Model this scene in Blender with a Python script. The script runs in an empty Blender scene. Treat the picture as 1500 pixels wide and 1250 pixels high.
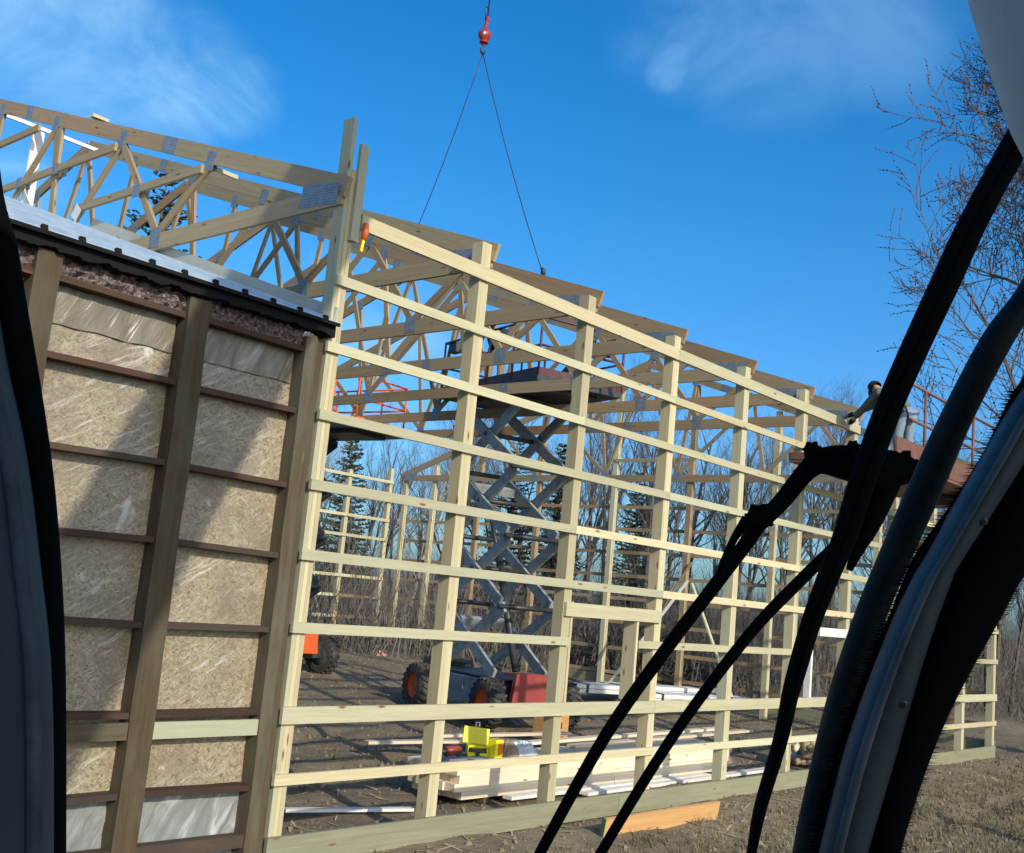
import bpy, math, random
import numpy as np
from mathutils import Vector, Matrix, Quaternion
random.seed(7)
rng = np.random.default_rng(11)
S = bpy.context.scene
COL = S.collection
R = math.radians

# ------------------------------------------------------------------ camera, sky, sun, exposure
cam_d = bpy.data.cameras.new('camera')
cam = bpy.data.objects.new('camera', cam_d)
COL.objects.link(cam)
CR = Vector((0.64803, -0.75602, 0.09208)); CU = Vector((-0.17462, -0.02981, 0.98418)); CF = Vector((0.74132, 0.65386, 0.15134))
CAM = Vector((-6.030, -7.4966, 2.3662))
cam.matrix_world = Matrix(((CR.x, CU.x, -CF.x, CAM.x), (CR.y, CU.y, -CF.y, CAM.y), (CR.z, CU.z, -CF.z, CAM.z), (0, 0, 0, 1)))
cam_d.sensor_fit = 'HORIZONTAL'
cam_d.sensor_width = 36.0
cam_d.lens = 38.612
cam_d.clip_start = 0.05
cam_d.clip_end = 1500.0
S.camera = cam

SUN_AZ, SUN_EL = R(17.0), R(25.0)
TOSUN = Vector((-math.sin(SUN_AZ) * math.cos(SUN_EL), -math.cos(SUN_AZ) * math.cos(SUN_EL), math.sin(SUN_EL)))
w = bpy.data.worlds.new('World'); S.world = w; w.use_nodes = True
nt = w.node_tree; nt.nodes.clear()
def N(tree, typ, **kw):
    n = tree.nodes.new(typ)
    for k, v in kw.items(): setattr(n, k, v)
    return n
out = N(nt, 'ShaderNodeOutputWorld'); bg = N(nt, 'ShaderNodeBackground'); bg.inputs['Strength'].default_value = 0.15
sky = N(nt, 'ShaderNodeTexSky', sky_type='NISHITA', sun_disc=False, sun_elevation=SUN_EL, sun_rotation=math.atan2(TOSUN.x, TOSUN.y))
sky.altitude = 200; sky.air_density = 1.0; sky.dust_density = 2.2; sky.ozone_density = 4.0
hs = N(nt, 'ShaderNodeHueSaturation'); hs.inputs['Saturation'].default_value = 1.35; hs.inputs['Value'].default_value = 1.0
nt.links.new(sky.outputs[0], hs.inputs['Color'])
LOW = (0.60, 0.82, 1.0, 1)                                # clear dry air: the blue holds down to the horizon
tc = N(nt, 'ShaderNodeTexCoord')
mp = N(nt, 'ShaderNodeMapping'); mp.inputs['Scale'].default_value = (2.6, 2.6, 5.0); mp.inputs['Rotation'].default_value = (0.35, 0.15, 0.4)
nz = N(nt, 'ShaderNodeTexNoise'); nz.inputs['Scale'].default_value = 1.6; nz.inputs['Detail'].default_value = 11; nz.inputs['Roughness'].default_value = 0.58; nz.inputs['Distortion'].default_value = 0.9
wn = N(nt, 'ShaderNodeTexNoise'); wn.inputs['Scale'].default_value = 4.0; wn.inputs['Detail'].default_value = 6
nt.links.new(tc.outputs['Generated'], wn.inputs['Vector'])
wa = N(nt, 'ShaderNodeVectorMath', operation='SUBTRACT'); wa.inputs[1].default_value = (0.5, 0.5, 0.5); nt.links.new(wn.outputs['Color'], wa.inputs[0])
wb = N(nt, 'ShaderNodeVectorMath', operation='MULTIPLY_ADD'); wb.inputs[1].default_value = (0.13, 0.13, 0.13); nt.links.new(wa.outputs[0], wb.inputs[0]); nt.links.new(tc.outputs['Generated'], wb.inputs[2])
wr = N(nt, 'ShaderNodeVectorMath', operation='NORMALIZE'); nt.links.new(wb.outputs[0], wr.inputs[0])
nt.links.new(tc.outputs['Generated'], mp.inputs['Vector']); nt.links.new(mp.outputs[0], nz.inputs['Vector'])
def spot(d, r0, r1, amount):
    v = N(nt, 'ShaderNodeVectorMath', operation='DOT_PRODUCT'); v.inputs[1].default_value = Vector(d).normalized()
    nt.links.new(wr.outputs[0], v.inputs[0])
    m = N(nt, 'ShaderNodeMapRange', interpolation_type='SMOOTHSTEP')
    m.inputs['From Min'].default_value = math.cos(R(r1)); m.inputs['From Max'].default_value = math.cos(R(r0)); m.inputs['To Max'].default_value = amount
    nt.links.new(v.outputs['Value'], m.inputs['Value'])
    return m.outputs[0]
CLOUDS = [([0.3382, 0.8389, 0.4264], 0.3, 6.5, 1.0), ([0.3974, 0.8203, 0.4113], 0.2, 5.6, 1.0), ([0.4504, 0.7999, 0.3966], 0.1, 4.4, 0.95), ([0.4905, 0.7819, 0.3848], 0.1, 2.6, 0.7), ([0.7154, 0.4847, 0.5032], 0.1, 5.5, 0.34), ([0.7549, 0.4231, 0.501], 0.1, 7, 0.36), ([0.7961, 0.3413, 0.4997], 0.1, 5.5, 0.3), ([0.7226, 0.5164, 0.4595], 0.1, 1.9, 0.5), ([0.6406, 0.7318, 0.2326], 0.5, 4.5, 0.9), ([0.3598, 0.8858, 0.2931], 0.3, 3.2, 0.9)]
cl = None
for d, r0, r1, am in CLOUDS:
    s = spot(d, r0, r1, am)
    if cl is None: cl = s
    else:
        mx = N(nt, 'ShaderNodeMath', operation='MAXIMUM'); nt.links.new(cl, mx.inputs[0]); nt.links.new(s, mx.inputs[1]); cl = mx.outputs[0]
mr = N(nt, 'ShaderNodeMapRange', interpolation_type='SMOOTHSTEP'); mr.inputs['From Min'].default_value = 0.34; mr.inputs['From Max'].default_value = 0.70; mr.inputs['To Min'].default_value = 0.06
nt.links.new(nz.outputs['Fac'], mr.inputs['Value'])
mm = N(nt, 'ShaderNodeMath', operation='MULTIPLY'); nt.links.new(mr.outputs[0], mm.inputs[0]); nt.links.new(cl, mm.inputs[1])
cm = N(nt, 'ShaderNodeMix', data_type='RGBA'); cm.inputs['B'].default_value = (1.75, 3.5, 5.4, 1)
sz = N(nt, 'ShaderNodeSeparateXYZ'); nt.links.new(tc.outputs['Generated'], sz.inputs[0])
lw = N(nt, 'ShaderNodeMapRange', interpolation_type='SMOOTHSTEP'); lw.inputs['From Min'].default_value = 0.34; lw.inputs['From Max'].default_value = 0.0
nt.links.new(sz.outputs['Z'], lw.inputs['Value'])
lm = N(nt, 'ShaderNodeMix', data_type='RGBA', blend_type='MULTIPLY'); lm.inputs['B'].default_value = LOW
nt.links.new(lw.outputs[0], lm.inputs['Factor']); nt.links.new(hs.outputs[0], lm.inputs['A'])
nt.links.new(mm.outputs[0], cm.inputs['Factor']); nt.links.new(lm.outputs['Result'], cm.inputs['A'])
nt.links.new(cm.outputs['Result'], bg.inputs['Color']); nt.links.new(bg.outputs[0], out.inputs[0])

sun_d = bpy.data.lights.new('sun', 'SUN'); sun_d.energy = 3.0; sun_d.angle = R(0.8); sun_d.color = (1.0, 0.94, 0.80)
sun = bpy.data.objects.new('sun', sun_d); COL.objects.link(sun)
sun.rotation_euler = (-TOSUN).to_track_quat('-Z', 'Y').to_euler()
sun.location = (-20, -40, 30)
S.view_settings.view_transform = 'Standard'; S.view_settings.look = 'None'
S.view_settings.gamma = 1.0; S.view_settings.use_curve_mapping = False
S.view_settings.exposure = 0.42
S.render.engine = 'CYCLES'
S.cycles.max_bounces = 6; S.cycles.transparent_max_bounces = 12

# ------------------------------------------------------------------ mesh helpers
class MB:
    def __init__(s): s.v = []; s.f = []; s.sm = []
    def add(s, vs, fs, smooth=False):
        o = len(s.v); s.v += [tuple(v) for v in vs]; s.f += [tuple(i + o for i in f) for f in fs]; s.sm += [smooth] * len(fs)
    def box(s, c, size, M=None, top=None):
        x, y, z = size[0] / 2, size[1] / 2, size[2] / 2
        k = top or (1, 1)
        vs = [(-x, -y, -z), (x, -y, -z), (x, y, -z), (-x, y, -z), (-x * k[0], -y * k[1], z), (x * k[0], -y * k[1], z), (x * k[0], y * k[1], z), (-x * k[0], y * k[1], z)]
        c = Vector(c)
        vs = [(M @ Vector(v) if M else Vector(v)) + c for v in vs]
        s.add(vs, [(0, 3, 2, 1), (4, 5, 6, 7), (0, 1, 5, 4), (1, 2, 6, 5), (2, 3, 7, 6), (3, 0, 4, 7)])
        return s
    def bar(s, a, b, h, t, up=(0, 0, 1)):
        a, b = Vector(a), Vector(b); M, L = frame(a, b, up)
        return s.box((a + b) / 2, (L, t, h), M.to_3x3())
    def tube(s, pts, rad, n=8, cap=True, smooth=True, squash=None):
        pts = [Vector(p) for p in pts]
        if not hasattr(rad, '__len__'): rad = [rad] * len(pts)
        vs = []; prev = None
        for i, p in enumerate(pts):
            t = (pts[min(i + 1, len(pts) - 1)] - pts[max(i - 1, 0)]).normalized()
            if prev is None:
                u = t.orthogonal().normalized()
            else:
                u = (prev - t * prev.dot(t))
                u = u.normalized() if u.length > 1e-6 else t.orthogonal().normalized()
            prev = u; v = t.cross(u)
            for k in range(n):
                a = 2 * math.pi * k / n
                vs.append(p + (u * math.cos(a) + v * math.sin(a)) * rad[i])
        fs = [(i * n + k, i * n + (k + 1) % n, (i + 1) * n + (k + 1) % n, (i + 1) * n + k) for i in range(len(pts) - 1) for k in range(n)]
        if cap: fs += [tuple(range(n))[::-1], tuple((len(pts) - 1) * n + k for k in range(n))]
        s.add(vs, fs, smooth); return s
    def lathe(s, prof, c=(0, 0, 0), axis=(0, 0, 1), n=20, smooth=True):
        ax = Vector(axis).normalized(); u = ax.orthogonal().normalized(); v = ax.cross(u); c = Vector(c)
        vs = []
        for r, h in prof:
            for k in range(n):
                a = 2 * math.pi * k / n
                vs.append(c + ax * h + (u * math.cos(a) + v * math.sin(a)) * r)
        fs = [(i * n + k, i * n + (k + 1) % n, (i + 1) * n + (k + 1) % n, (i + 1) * n + k) for i in range(len(prof) - 1) for k in range(n)]
        s.add(vs, fs, smooth); return s
    def prism(s, poly, axis, c0, c1, uax, vax):
        ax = Vector(axis); u = Vector(uax); v = Vector(vax); n = len(poly)
        vs = [u * p[0] + v * p[1] + ax * c for c in (c0, c1) for p in poly]
        fs = [tuple(range(n))[::-1], tuple(n + k for k in range(n))] + [(k, (k + 1) % n, n + (k + 1) % n, n + k) for k in range(n)]
        s.add(vs, fs); return s
    def mesh(s, name):
        me = bpy.data.meshes.new(name); me.from_pydata(s.v, [], s.f)
        if any(s.sm): me.polygons.foreach_set('use_smooth', s.sm)
        me.update(); return me

def frame(a, b, up=(0, 0, 1)):
    x = (b - a); L = x.length; x = x / L
    up = Vector(up)
    if abs(x.dot(up)) > 0.999: up = Vector((0, 1, 0))
    y = up.cross(x).normalized(); z = x.cross(y)
    return Matrix((x, y, z)).transposed().to_4x4(), L

def link(name, me, mat=None, parent=None):
    o = bpy.data.objects.new(name, me); COL.objects.link(o)
    if parent is not None:
        o.parent = parent; o.location = -pworld(parent)
    if mat is not None:
        if not me.materials: me.materials.append(mat)
    return o
def pworld(o):
    v = Vector((0, 0, 0))
    while o is not None: v = v + o.location; o = o.parent
    return v
def obj(name, mb, mat, parent=None): return link(name, mb.mesh(name), mat, parent)
def tag(o, label=None, cat=None, group=None, kind=None):
    if label: o['label'] = label
    if cat: o['category'] = cat
    if group: o['group'] = group
    if kind: o['kind'] = kind
    return o
def thing(name, label, cat, loc=(0, 0, 0), group=None, parent=None):
    o = bpy.data.objects.new(name, None); COL.objects.link(o); o.empty_display_size = 0.2
    if parent is not None: o.parent = parent; o.location = Vector(loc) - pworld(parent)
    else: o.location = loc
    return tag(o, label, cat, group)
_bc = {}
def board(name, a, b, h, t, mat, parent=None, up=(0, 0, 1), warp=True):
    """a sawn timber from a to b: h along up, t across; one mesh per size, local X along the grain"""
    a, b = Vector(a), Vector(b); M, L = frame(a, b, up)
    key = (round(L, 2), round(h, 3), round(t, 3), mat.name)
    me = _bc.get(key)
    if me is None:
        me = _bc[key] = MB().box((0, 0, 0), (key[0], key[2], key[1])).mesh('timber'); me.materials.append(mat)
    o = bpy.data.objects.new(name, me); COL.objects.link(o)
    mid = (a + b) / 2
    if parent is not None:
        o.parent = parent; mid = mid - pworld(parent)
    o.matrix_basis = Matrix.Translation(mid) @ M @ Matrix.Diagonal((L / key[0], 1, 1, 1))
    return o
def copy_tree(o, parent=None):
    c = o.copy(); COL.objects.link(c); c.parent = parent
    for ch in list(o.children): copy_tree(ch, c)
    return c

# ------------------------------------------------------------------ materials
def newmat(name):
    m = bpy.data.materials.new(name); m.use_nodes = True
    t = m.node_tree; p = t.nodes['Principled BSDF']
    return m, t, p
def noise(t, vec, scale, detail=5, rough=0.55, dist=0.0):
    n = N(t, 'ShaderNodeTexNoise'); n.inputs['Scale'].default_value = scale; n.inputs['Detail'].default_value = detail
    n.inputs['Roughness'].default_value = rough; n.inputs['Distortion'].default_value = dist
    if vec is not None: t.links.new(vec, n.inputs['Vector'])
    return n.outputs['Fac']
def ramp(t, fac, stops):
    r = N(t, 'ShaderNodeValToRGB'); e = r.color_ramp.elements
    e[0].position, e[0].color = stops[0][0], (*stops[0][1], 1); e[1].position, e[1].color = stops[-1][0], (*stops[-1][1], 1)
    for p, c in stops[1:-1]: x = e.new(p); x.color = (*c, 1)
    t.links.new(fac, r.inputs[0]); return r.outputs[0]
def mixc(t, fac, a, b, mode='MIX'):
    m = N(t, 'ShaderNodeMix', data_type='RGBA', blend_type=mode)
    for sock, v in (('Factor', fac), ('A', a), ('B', b)):
        if isinstance(v, (int, float)): m.inputs[sock].default_value = v
        elif isinstance(v, tuple): m.inputs[sock].default_value = (*v, 1)
        else: t.links.new(v, m.inputs[sock])
    return m.outputs['Result']
def maprange(t, v, a, b, c=0.0, d=1.0):
    m = N(t, 'ShaderNodeMapRange'); m.inputs[1].default_value = a; m.inputs[2].default_value = b; m.inputs[3].default_value = c; m.inputs[4].default_value = d
    t.links.new(v, m.inputs[0]); return m.outputs[0]
def bump(t, p, h, strength, dist=0.01):
    b = N(t, 'ShaderNodeBump'); b.inputs['Strength'].default_value = strength; b.inputs['Distance'].default_value = dist
    t.links.new(h, b.inputs['Height']); t.links.new(b.outputs[0], p.inputs['Normal'])
def ocoord(t, scale=(1, 1, 1), rnd=True):
    c = N(t, 'ShaderNodeTexCoord'); v = c.outputs['Object']
    if rnd:
        oi = N(t, 'ShaderNodeObjectInfo'); ml = N(t, 'ShaderNodeMath', operation='MULTIPLY'); ml.inputs[1].default_value = 57.0
        t.links.new(oi.outputs['Random'], ml.inputs[0])
        ad = N(t, 'ShaderNodeVectorMath', operation='ADD'); t.links.new(v, ad.inputs[0]); t.links.new(ml.outputs[0], ad.inputs[1]); v = ad.outputs[0]
    mpn = N(t, 'ShaderNodeMapping'); mpn.inputs['Scale'].default_value = scale
    t.links.new(v, mpn.inputs['Vector']); return mpn.outputs[0]
def wood(name, light, dark, knot=(0.16, 0.085, 0.04), var=0.19, weather=None, rough=0.75, upright=False):
    m, t, p = newmat(name)
    ax = (lambda a, b: (b, b, a)) if upright else (lambda a, b: (a, b, b))
    g = noise(t, ocoord(t, ax(0.7, 16)), 1.6, 6, 0.6, 0.4)
    fine = noise(t, ocoord(t, ax(2.5, 90)), 1.5, 3, 0.5)
    c = ramp(t, g, [(0.32, dark), (0.5, tuple((a + b) / 2 for a, b in zip(light, dark))), (0.66, light)])
    c = mixc(t, 0.35, c, ramp(t, fine, [(0.3, tuple(x * 0.72 for x in light)), (0.7, tuple(min(1, x * 1.12) for x in light))]))
    vo = N(t, 'ShaderNodeTexVoronoi'); vo.inputs['Scale'].default_value = 1.0
    t.links.new(ocoord(t, ax(2.2, 8.5)), vo.inputs['Vector'])
    c = mixc(t, maprange(t, vo.outputs['Distance'], 0.135, 0.05), c, knot)
    if weather:
        wn = noise(t, ocoord(t, ax(1.2, 3.4)), 1.4, 5, 0.6)
        c = mixc(t, maprange(t, wn, 0.42, 0.68), c, weather)
    oi = N(t, 'ShaderNodeObjectInfo')
    hv = N(t, 'ShaderNodeHueSaturation')
    t.links.new(maprange(t, oi.outputs['Random'], 0, 1, 1 - var, 1 + var), hv.inputs['Value'])
    ml = N(t, 'ShaderNodeMath', operation='MULTIPLY'); ml.inputs[1].default_value = 7.31; t.links.new(oi.outputs['Random'], ml.inputs[0])
    fr = N(t, 'ShaderNodeMath', operation='FRACT'); t.links.new(ml.outputs[0], fr.inputs[0])
    t.links.new(maprange(t, fr.outputs[0], 0, 1, 0.485, 0.513), hv.inputs['Hue']); t.links.new(maprange(t, fr.outputs[0], 0, 1, 1.12, 0.88), hv.inputs['Saturation'])
    t.links.new(c, hv.inputs['Color']); t.links.new(hv.outputs[0], p.inputs['Base Color'])
    p.inputs['Roughness'].default_value = rough; p.inputs['Specular IOR Level'].default_value = 0.25
    bump(t, p, g, 0.25, 0.004)
    return m
def plain(name, col, rough=0.5, metal=0.0, var=0.25, scale=6.0, dirt=None, spec=0.4, bmp=0.1):
    m, t, p = newmat(name)
    n = noise(t, ocoord(t, (1, 1, 1)), scale, 6, 0.6)
    c = ramp(t, n, [(0.3, tuple(x * (1 - var) for x in col)), (0.7, tuple(min(1, x * (1 + var)) for x in col))])
    if dirt:
        n2 = noise(t, ocoord(t, (1, 1, 1)), scale * 0.6, 8, 0.7, 0.3)
        c = mixc(t, maprange(t, n2, 0.48, 0.66, 0, 0.8), c, dirt)
    t.links.new(c, p.inputs['Base Color'])
    t.links.new(maprange(t, n, 0.3, 0.7, rough * 0.85, min(1, rough * 1.15)), p.inputs['Roughness'])
    p.inputs['Metallic'].default_value = metal; p.inputs['Specular IOR Level'].default_value = spec
    if bmp: bump(t, p, noise(t, ocoord(t), scale * 8, 4), bmp, 0.003)
    return m

M_SPRUCE = wood('spruce_framing', (0.52, 0.472, 0.30), (0.42, 0.365, 0.215))
M_TRUSS = wood('truss_timber', (0.36, 0.27, 0.155), (0.26, 0.185, 0.10), var=0.14)
M_TREATED = wood('treated_timber', (0.27, 0.255, 0.155), (0.185, 0.178, 0.105), var=0.1)
M_MIXED = wood('greenish_framing', (0.44, 0.425, 0.285), (0.35, 0.335, 0.215), var=0.1)
M_FRESH = wood('fresh_lumber', (0.78, 0.68, 0.50), (0.68, 0.57, 0.39), var=0.15)
M_ORANGE = wood('orange_plywood', (0.60, 0.31, 0.11), (0.47, 0.22, 0.07), var=0.05)
M_OLD = wood('weathered_post', (0.125, 0.094, 0.050), (0.060, 0.044, 0.024), weather=(0.115, 0.105, 0.072), var=0.14)
M_OLDPOST = wood('weathered_upright', (0.105, 0.076, 0.040), (0.045, 0.031, 0.018), weather=(0.10, 0.088, 0.058), var=0.14, upright=True)
M_OLDRED = wood('stained_girt', (0.085, 0.050, 0.030), (0.036, 0.023, 0.016), var=0.2, weather=(0.05, 0.035, 0.028))
M_RAKE = wood('grey_board', (0.50, 0.49, 0.42), (0.40, 0.39, 0.32), var=0.06)
M_WHITE = plain('white_board', (0.72, 0.70, 0.64), 0.6, var=0.10)
M_GALV = plain('galvanised_plate', (0.225, 0.265, 0.30), 0.5, 0.2, var=0.22, scale=14)
def teeth():
    t = M_GALV.node_tree; p = t.nodes['Principled BSDF']
    src = p.inputs['Base Color'].links[0].from_socket
    v = N(t, 'ShaderNodeTexVoronoi'); v.inputs['Scale'].default_value = 62; v.inputs['Randomness'].default_value = 0.15
    t.links.new(ocoord(t, (1, 1, 0.6), False), v.inputs['Vector'])
    t.links.new(mixc(t, maprange(t, v.outputs['Distance'], 0.34, 0.2), src, (0.08, 0.095, 0.105)), p.inputs['Base Color'])
teeth()
M_SCISSOR = plain('blue_grey_paint', (0.33, 0.35, 0.345), 0.5, 0.05, var=0.15, dirt=(0.10, 0.10, 0.09))
M_CHASSIS = plain('slate_blue_paint', (0.155, 0.195, 0.25), 0.45, 0.1, var=0.15, dirt=(0.14, 0.12, 0.09))
M_DARKSTEEL = plain('dark_steel', (0.045, 0.05, 0.055), 0.5, 0.3, dirt=(0.09, 0.075, 0.06))
M_RED = plain('faded_red_paint', (0.30, 0.05, 0.042), 0.45, var=0.15, dirt=(0.2, 0.08, 0.06))
M_ORANGEP = plain('orange_paint', (0.78, 0.115, 0.025), 0.4, var=0.1, dirt=(0.4, 0.13, 0.06))
M_RUST = plain('rust_brown_paint', (0.17, 0.075, 0.05), 0.6, var=0.2, dirt=(0.12, 0.06, 0.045))
M_TYRE = plain('tyre_rubber', (0.03, 0.03, 0.03), 0.85, dirt=(0.13, 0.11, 0.085), scale=9)
M_YELLOW = plain('yellow_plastic', (0.80, 0.74, 0.02), 0.4, var=0.06)
M_RUBBER = plain('black_rubber', (0.004, 0.0045, 0.005), 0.9, spec=0.03, var=0.2, scale=20)
M_TUBE = plain('dark_teal_rubber', (0.007, 0.012, 0.014), 0.55, spec=0.14, var=0.2, scale=20, dirt=(0.022, 0.024, 0.022))
M_TRIM = plain('blue_grey_trim', (0.034, 0.049, 0.061), 0.45, var=0.2, scale=7, dirt=(0.062, 0.076, 0.082), spec=0.3, bmp=0.15)
M_PANEL = plain('grey_blue_panel', (0.062, 0.082, 0.094), 0.55, var=0.2, scale=6, dirt=(0.10, 0.118, 0.122), spec=0.25, bmp=0.15)
M_EDGELIGHT = plain('scuffed_edge_highlight', (0.075, 0.092, 0.100), 0.6, var=0.4, scale=16, dirt=(0.12, 0.13, 0.13), spec=0.15, bmp=0.2)  # scuffed, and paler to paint a highlight along the trim
M_LINER = plain('grey_headliner', (0.62, 0.63, 0.64), 0.8, var=0.08, scale=9)
M_WIPER = plain('black_wiper_metal', (0.003, 0.0035, 0.004), 0.8, spec=0.05, scale=16)
M_CABLE = plain('steel_cable', (0.06, 0.065, 0.07), 0.5, 0.6, bmp=0)
M_BALL = plain('red_hook_paint', (0.36, 0.045, 0.035), 0.45, dirt=(0.15, 0.04, 0.03))
M_CLOSURESHADE = plain('black_closure_shade', (0.012, 0.012, 0.013), 0.9, spec=0.1, scale=10)  # closure foam, with the eave's shade put into its black
M_CLEARBAG = plain('crumpled_wrap', (0.52, 0.54, 0.56), 0.3, var=0.3, scale=12)

# ------------------------------------------------------------------ special materials
def turned(t, v, ang, sc):
    a = N(t, 'ShaderNodeMapping'); a.inputs['Rotation'].default_value = (0, ang, 0); t.links.new(v, a.inputs['Vector'])
    b = N(t, 'ShaderNodeMapping'); b.inputs['Scale'].default_value = sc; t.links.new(a.outputs[0], b.inputs['Vector'])
    return b
def mat_osb():
    m, t, p = newmat('strand_board_under_film')
    base = ocoord(t, (1, 1, 1))
    wv = N(t, 'ShaderNodeTexNoise'); wv.inputs['Scale'].default_value = 9; t.links.new(base, wv.inputs['Vector'])
    ad = N(t, 'ShaderNodeVectorMath', operation='MULTIPLY_ADD'); ad.inputs[1].default_value = (0.05, 0.05, 0.05)
    t.links.new(wv.outputs['Color'], ad.inputs[0]); t.links.new(base, ad.inputs[2])
    cols = []
    for rot, sc in ((0.5, (26, 26, 75)), (-0.6, (24, 24, 80)), (1.3, (30, 30, 90))):
        mpn = turned(t, ad.outputs[0], rot, sc)
        vo = N(t, 'ShaderNodeTexVoronoi'); vo.inputs['Scale'].default_value = 1.0; t.links.new(mpn.outputs[0], vo.inputs['Vector'])
        sp = N(t, 'ShaderNodeSeparateColor'); t.links.new(vo.outputs['Color'], sp.inputs[0]); cols.append(sp.outputs[0])
    def R3(f): return ramp(t, f, [(0.0, (0.125, 0.088, 0.05)), (0.16, (0.215, 0.163, 0.096)), (0.6, (0.285, 0.226, 0.139)), (1.0, (0.39, 0.32, 0.215))])
    sel = noise(t, base, 30, 2)
    c = mixc(t, maprange(t, sel, 0.46, 0.54), R3(cols[0]), R3(cols[1]))
    sel2 = noise(t, ocoord(t, (1, 1, 1.3)), 22, 2)
    c = mixc(t, maprange(t, sel2, 0.52, 0.6), c, R3(cols[2]))
    blot = noise(t, base, 2.2, 6, 0.65)
    c = mixc(t, maprange(t, blot, 0.46, 0.66, 0, 0.7), c, (0.175, 0.13, 0.085))
    stain = noise(t, ocoord(t, (1, 1, 0.8)), 3.1, 5, 0.6, 0.5)
    c = mixc(t, maprange(t, stain, 0.655, 0.73, 0, 0.7), c, (0.62, 0.61, 0.57))
    # whitish creases of the film and pale scuffs
    mpn = turned(t, ad.outputs[0], 0.55, (1.6, 2, 19))
    cr = noise(t, mpn.outputs[0], 1.7, 5, 0.6, 0.9)
    where = noise(t, base, 2.6, 3)
    mk = N(t, 'ShaderNodeMath', operation='MULTIPLY'); t.links.new(maprange(t, cr, 0.54, 0.66), mk.inputs[0]); t.links.new(maprange(t, where, 0.42, 0.62, 0.06, 0.62), mk.inputs[1])
    c = mixc(t, mk.outputs[0], c, (0.60, 0.58, 0.53))
    t.links.new(c, p.inputs['Base Color'])
    p.inputs['Roughness'].default_value = 0.7; p.inputs['Coat Weight'].default_value = 0.9; p.inputs['Coat Roughness'].default_value = 0.38
    bump(t, p, cr, 0.5, 0.012)
    return m
M_OSB = mat_osb()
def mat_film(ca, cb, cc):
    m, t, p = newmat('polythene_film')
    mpn = turned(t, ocoord(t), 1.1, (1.2, 1, 6))
    cr = noise(t, mpn.outputs[0], 1.7, 4, 0.55, 1.0)
    t.links.new(ramp(t, cr, [(0.35, ca), (0.58, cb), (0.74, cc)]), p.inputs['Base Color'])
    p.inputs['Roughness'].default_value = 0.32; p.inputs['Specular IOR Level'].default_value = 0.5
    bump(t, p, cr, 0.6, 0.03)
    return m
M_FILM = mat_film((0.19, 0.20, 0.19), (0.26, 0.27, 0.255), (0.50, 0.51, 0.50))
M_FILMTOP = mat_film((0.165, 0.138, 0.096), (0.215, 0.185, 0.135), (0.38, 0.36, 0.31))
def mat_roof():
    m, t, p = newmat('ribbed_roof_metal')
    n = noise(t, ocoord(t, (14, 1.2, 1)), 1.5, 5, 0.6)
    t.links.new(ramp(t, n, [(0.3, (0.36, 0.45, 0.50)), (0.7, (0.56, 0.64, 0.69))]), p.inputs['Base Color'])
    p.inputs['Roughness'].default_value = 0.5; p.inputs['Metallic'].default_value = 0.2
    return m
M_ROOF = mat_roof()
def mat_batt():
    m, t, p = newmat('pink_insulation')
    n = noise(t, ocoord(t), 38, 6, 0.7)
    t.links.new(ramp(t, n, [(0.34, (0.03, 0.02, 0.02)), (0.5, (0.14, 0.10, 0.095)), (0.68, (0.42, 0.34, 0.325))]), p.inputs['Base Color'])
    p.inputs['Roughness'].default_value = 0.95; bump(t, p, n, 0.9, 0.03)
    return m
M_BATT = mat_batt()
def mat_ground():
    m, t, p = newmat('trampled_earth')
    tcn = N(t, 'ShaderNodeTexCoord'); v = tcn.outputs['Object']
    a = noise(t, v, 0.5, 8, 0.62); b = noise(t, v, 3.2, 9, 0.7); f = noise(t, v, 26, 6, 0.7)
    soil = ramp(t, a, [(0.34, (0.10, 0.075, 0.047)), (0.5, (0.19, 0.15, 0.095)), (0.66, (0.30, 0.245, 0.155))])
    soil = mixc(t, 0.45, soil, ramp(t, b, [(0.3, (0.09, 0.07, 0.045)), (0.7, (0.34, 0.28, 0.185))]))
    soil = mixc(t, 0.38, soil, ramp(t, f, [(0.3, (0.06, 0.048, 0.03)), (0.7, (0.42, 0.35, 0.24))]))
    gr = ramp(t, f, [(0.25, (0.085, 0.085, 0.042)), (0.5, (0.19, 0.165, 0.092)), (0.75, (0.33, 0.275, 0.165))])
    sp = N(t, 'ShaderNodeSeparateXYZ'); t.links.new(v, sp.inputs[0])
    g1 = maprange(t, sp.outputs['Y'], -0.6, -4.5)          # outside the building: dry turf
    g2 = N(t, 'ShaderNodeMath', operation='MULTIPLY'); t.links.new(g1, g2.inputs[0]); t.links.new(maprange(t, noise(t, v, 0.9, 6, 0.65), 0.36, 0.58), g2.inputs[1])
    c = mixc(t, g2.outputs[0], soil, gr)
    t.links.new(c, p.inputs['Base Color']); p.inputs['Roughness'].default_value = 0.95; p.inputs['Specular IOR Level'].default_value = 0.1
    mx = N(t, 'ShaderNodeMath', operation='MULTIPLY_ADD'); mx.inputs[1].default_value = 0.3
    t.links.new(f, mx.inputs[0]); t.links.new(b, mx.inputs[2]); bump(t, p, mx.outputs[0], 0.8, 0.06)
    return m
M_GROUND = mat_ground()
M_BARK = plain('grey_bark', (0.115, 0.10, 0.085), 0.9, var=0.35, scale=5, spec=0.1, bmp=0)
M_BARKPALE = plain('pale_bark', (0.30, 0.275, 0.235), 0.9, var=0.3, scale=5, spec=0.1, bmp=0)
M_BARKRED = plain('brown_twig_bark', (0.10, 0.082, 0.07), 0.85, var=0.3, scale=6, spec=0.15, bmp=0)
M_BUD = plain('red_brown_buds', (0.12, 0.07, 0.055), 0.8, var=0.3, bmp=0)
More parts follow.
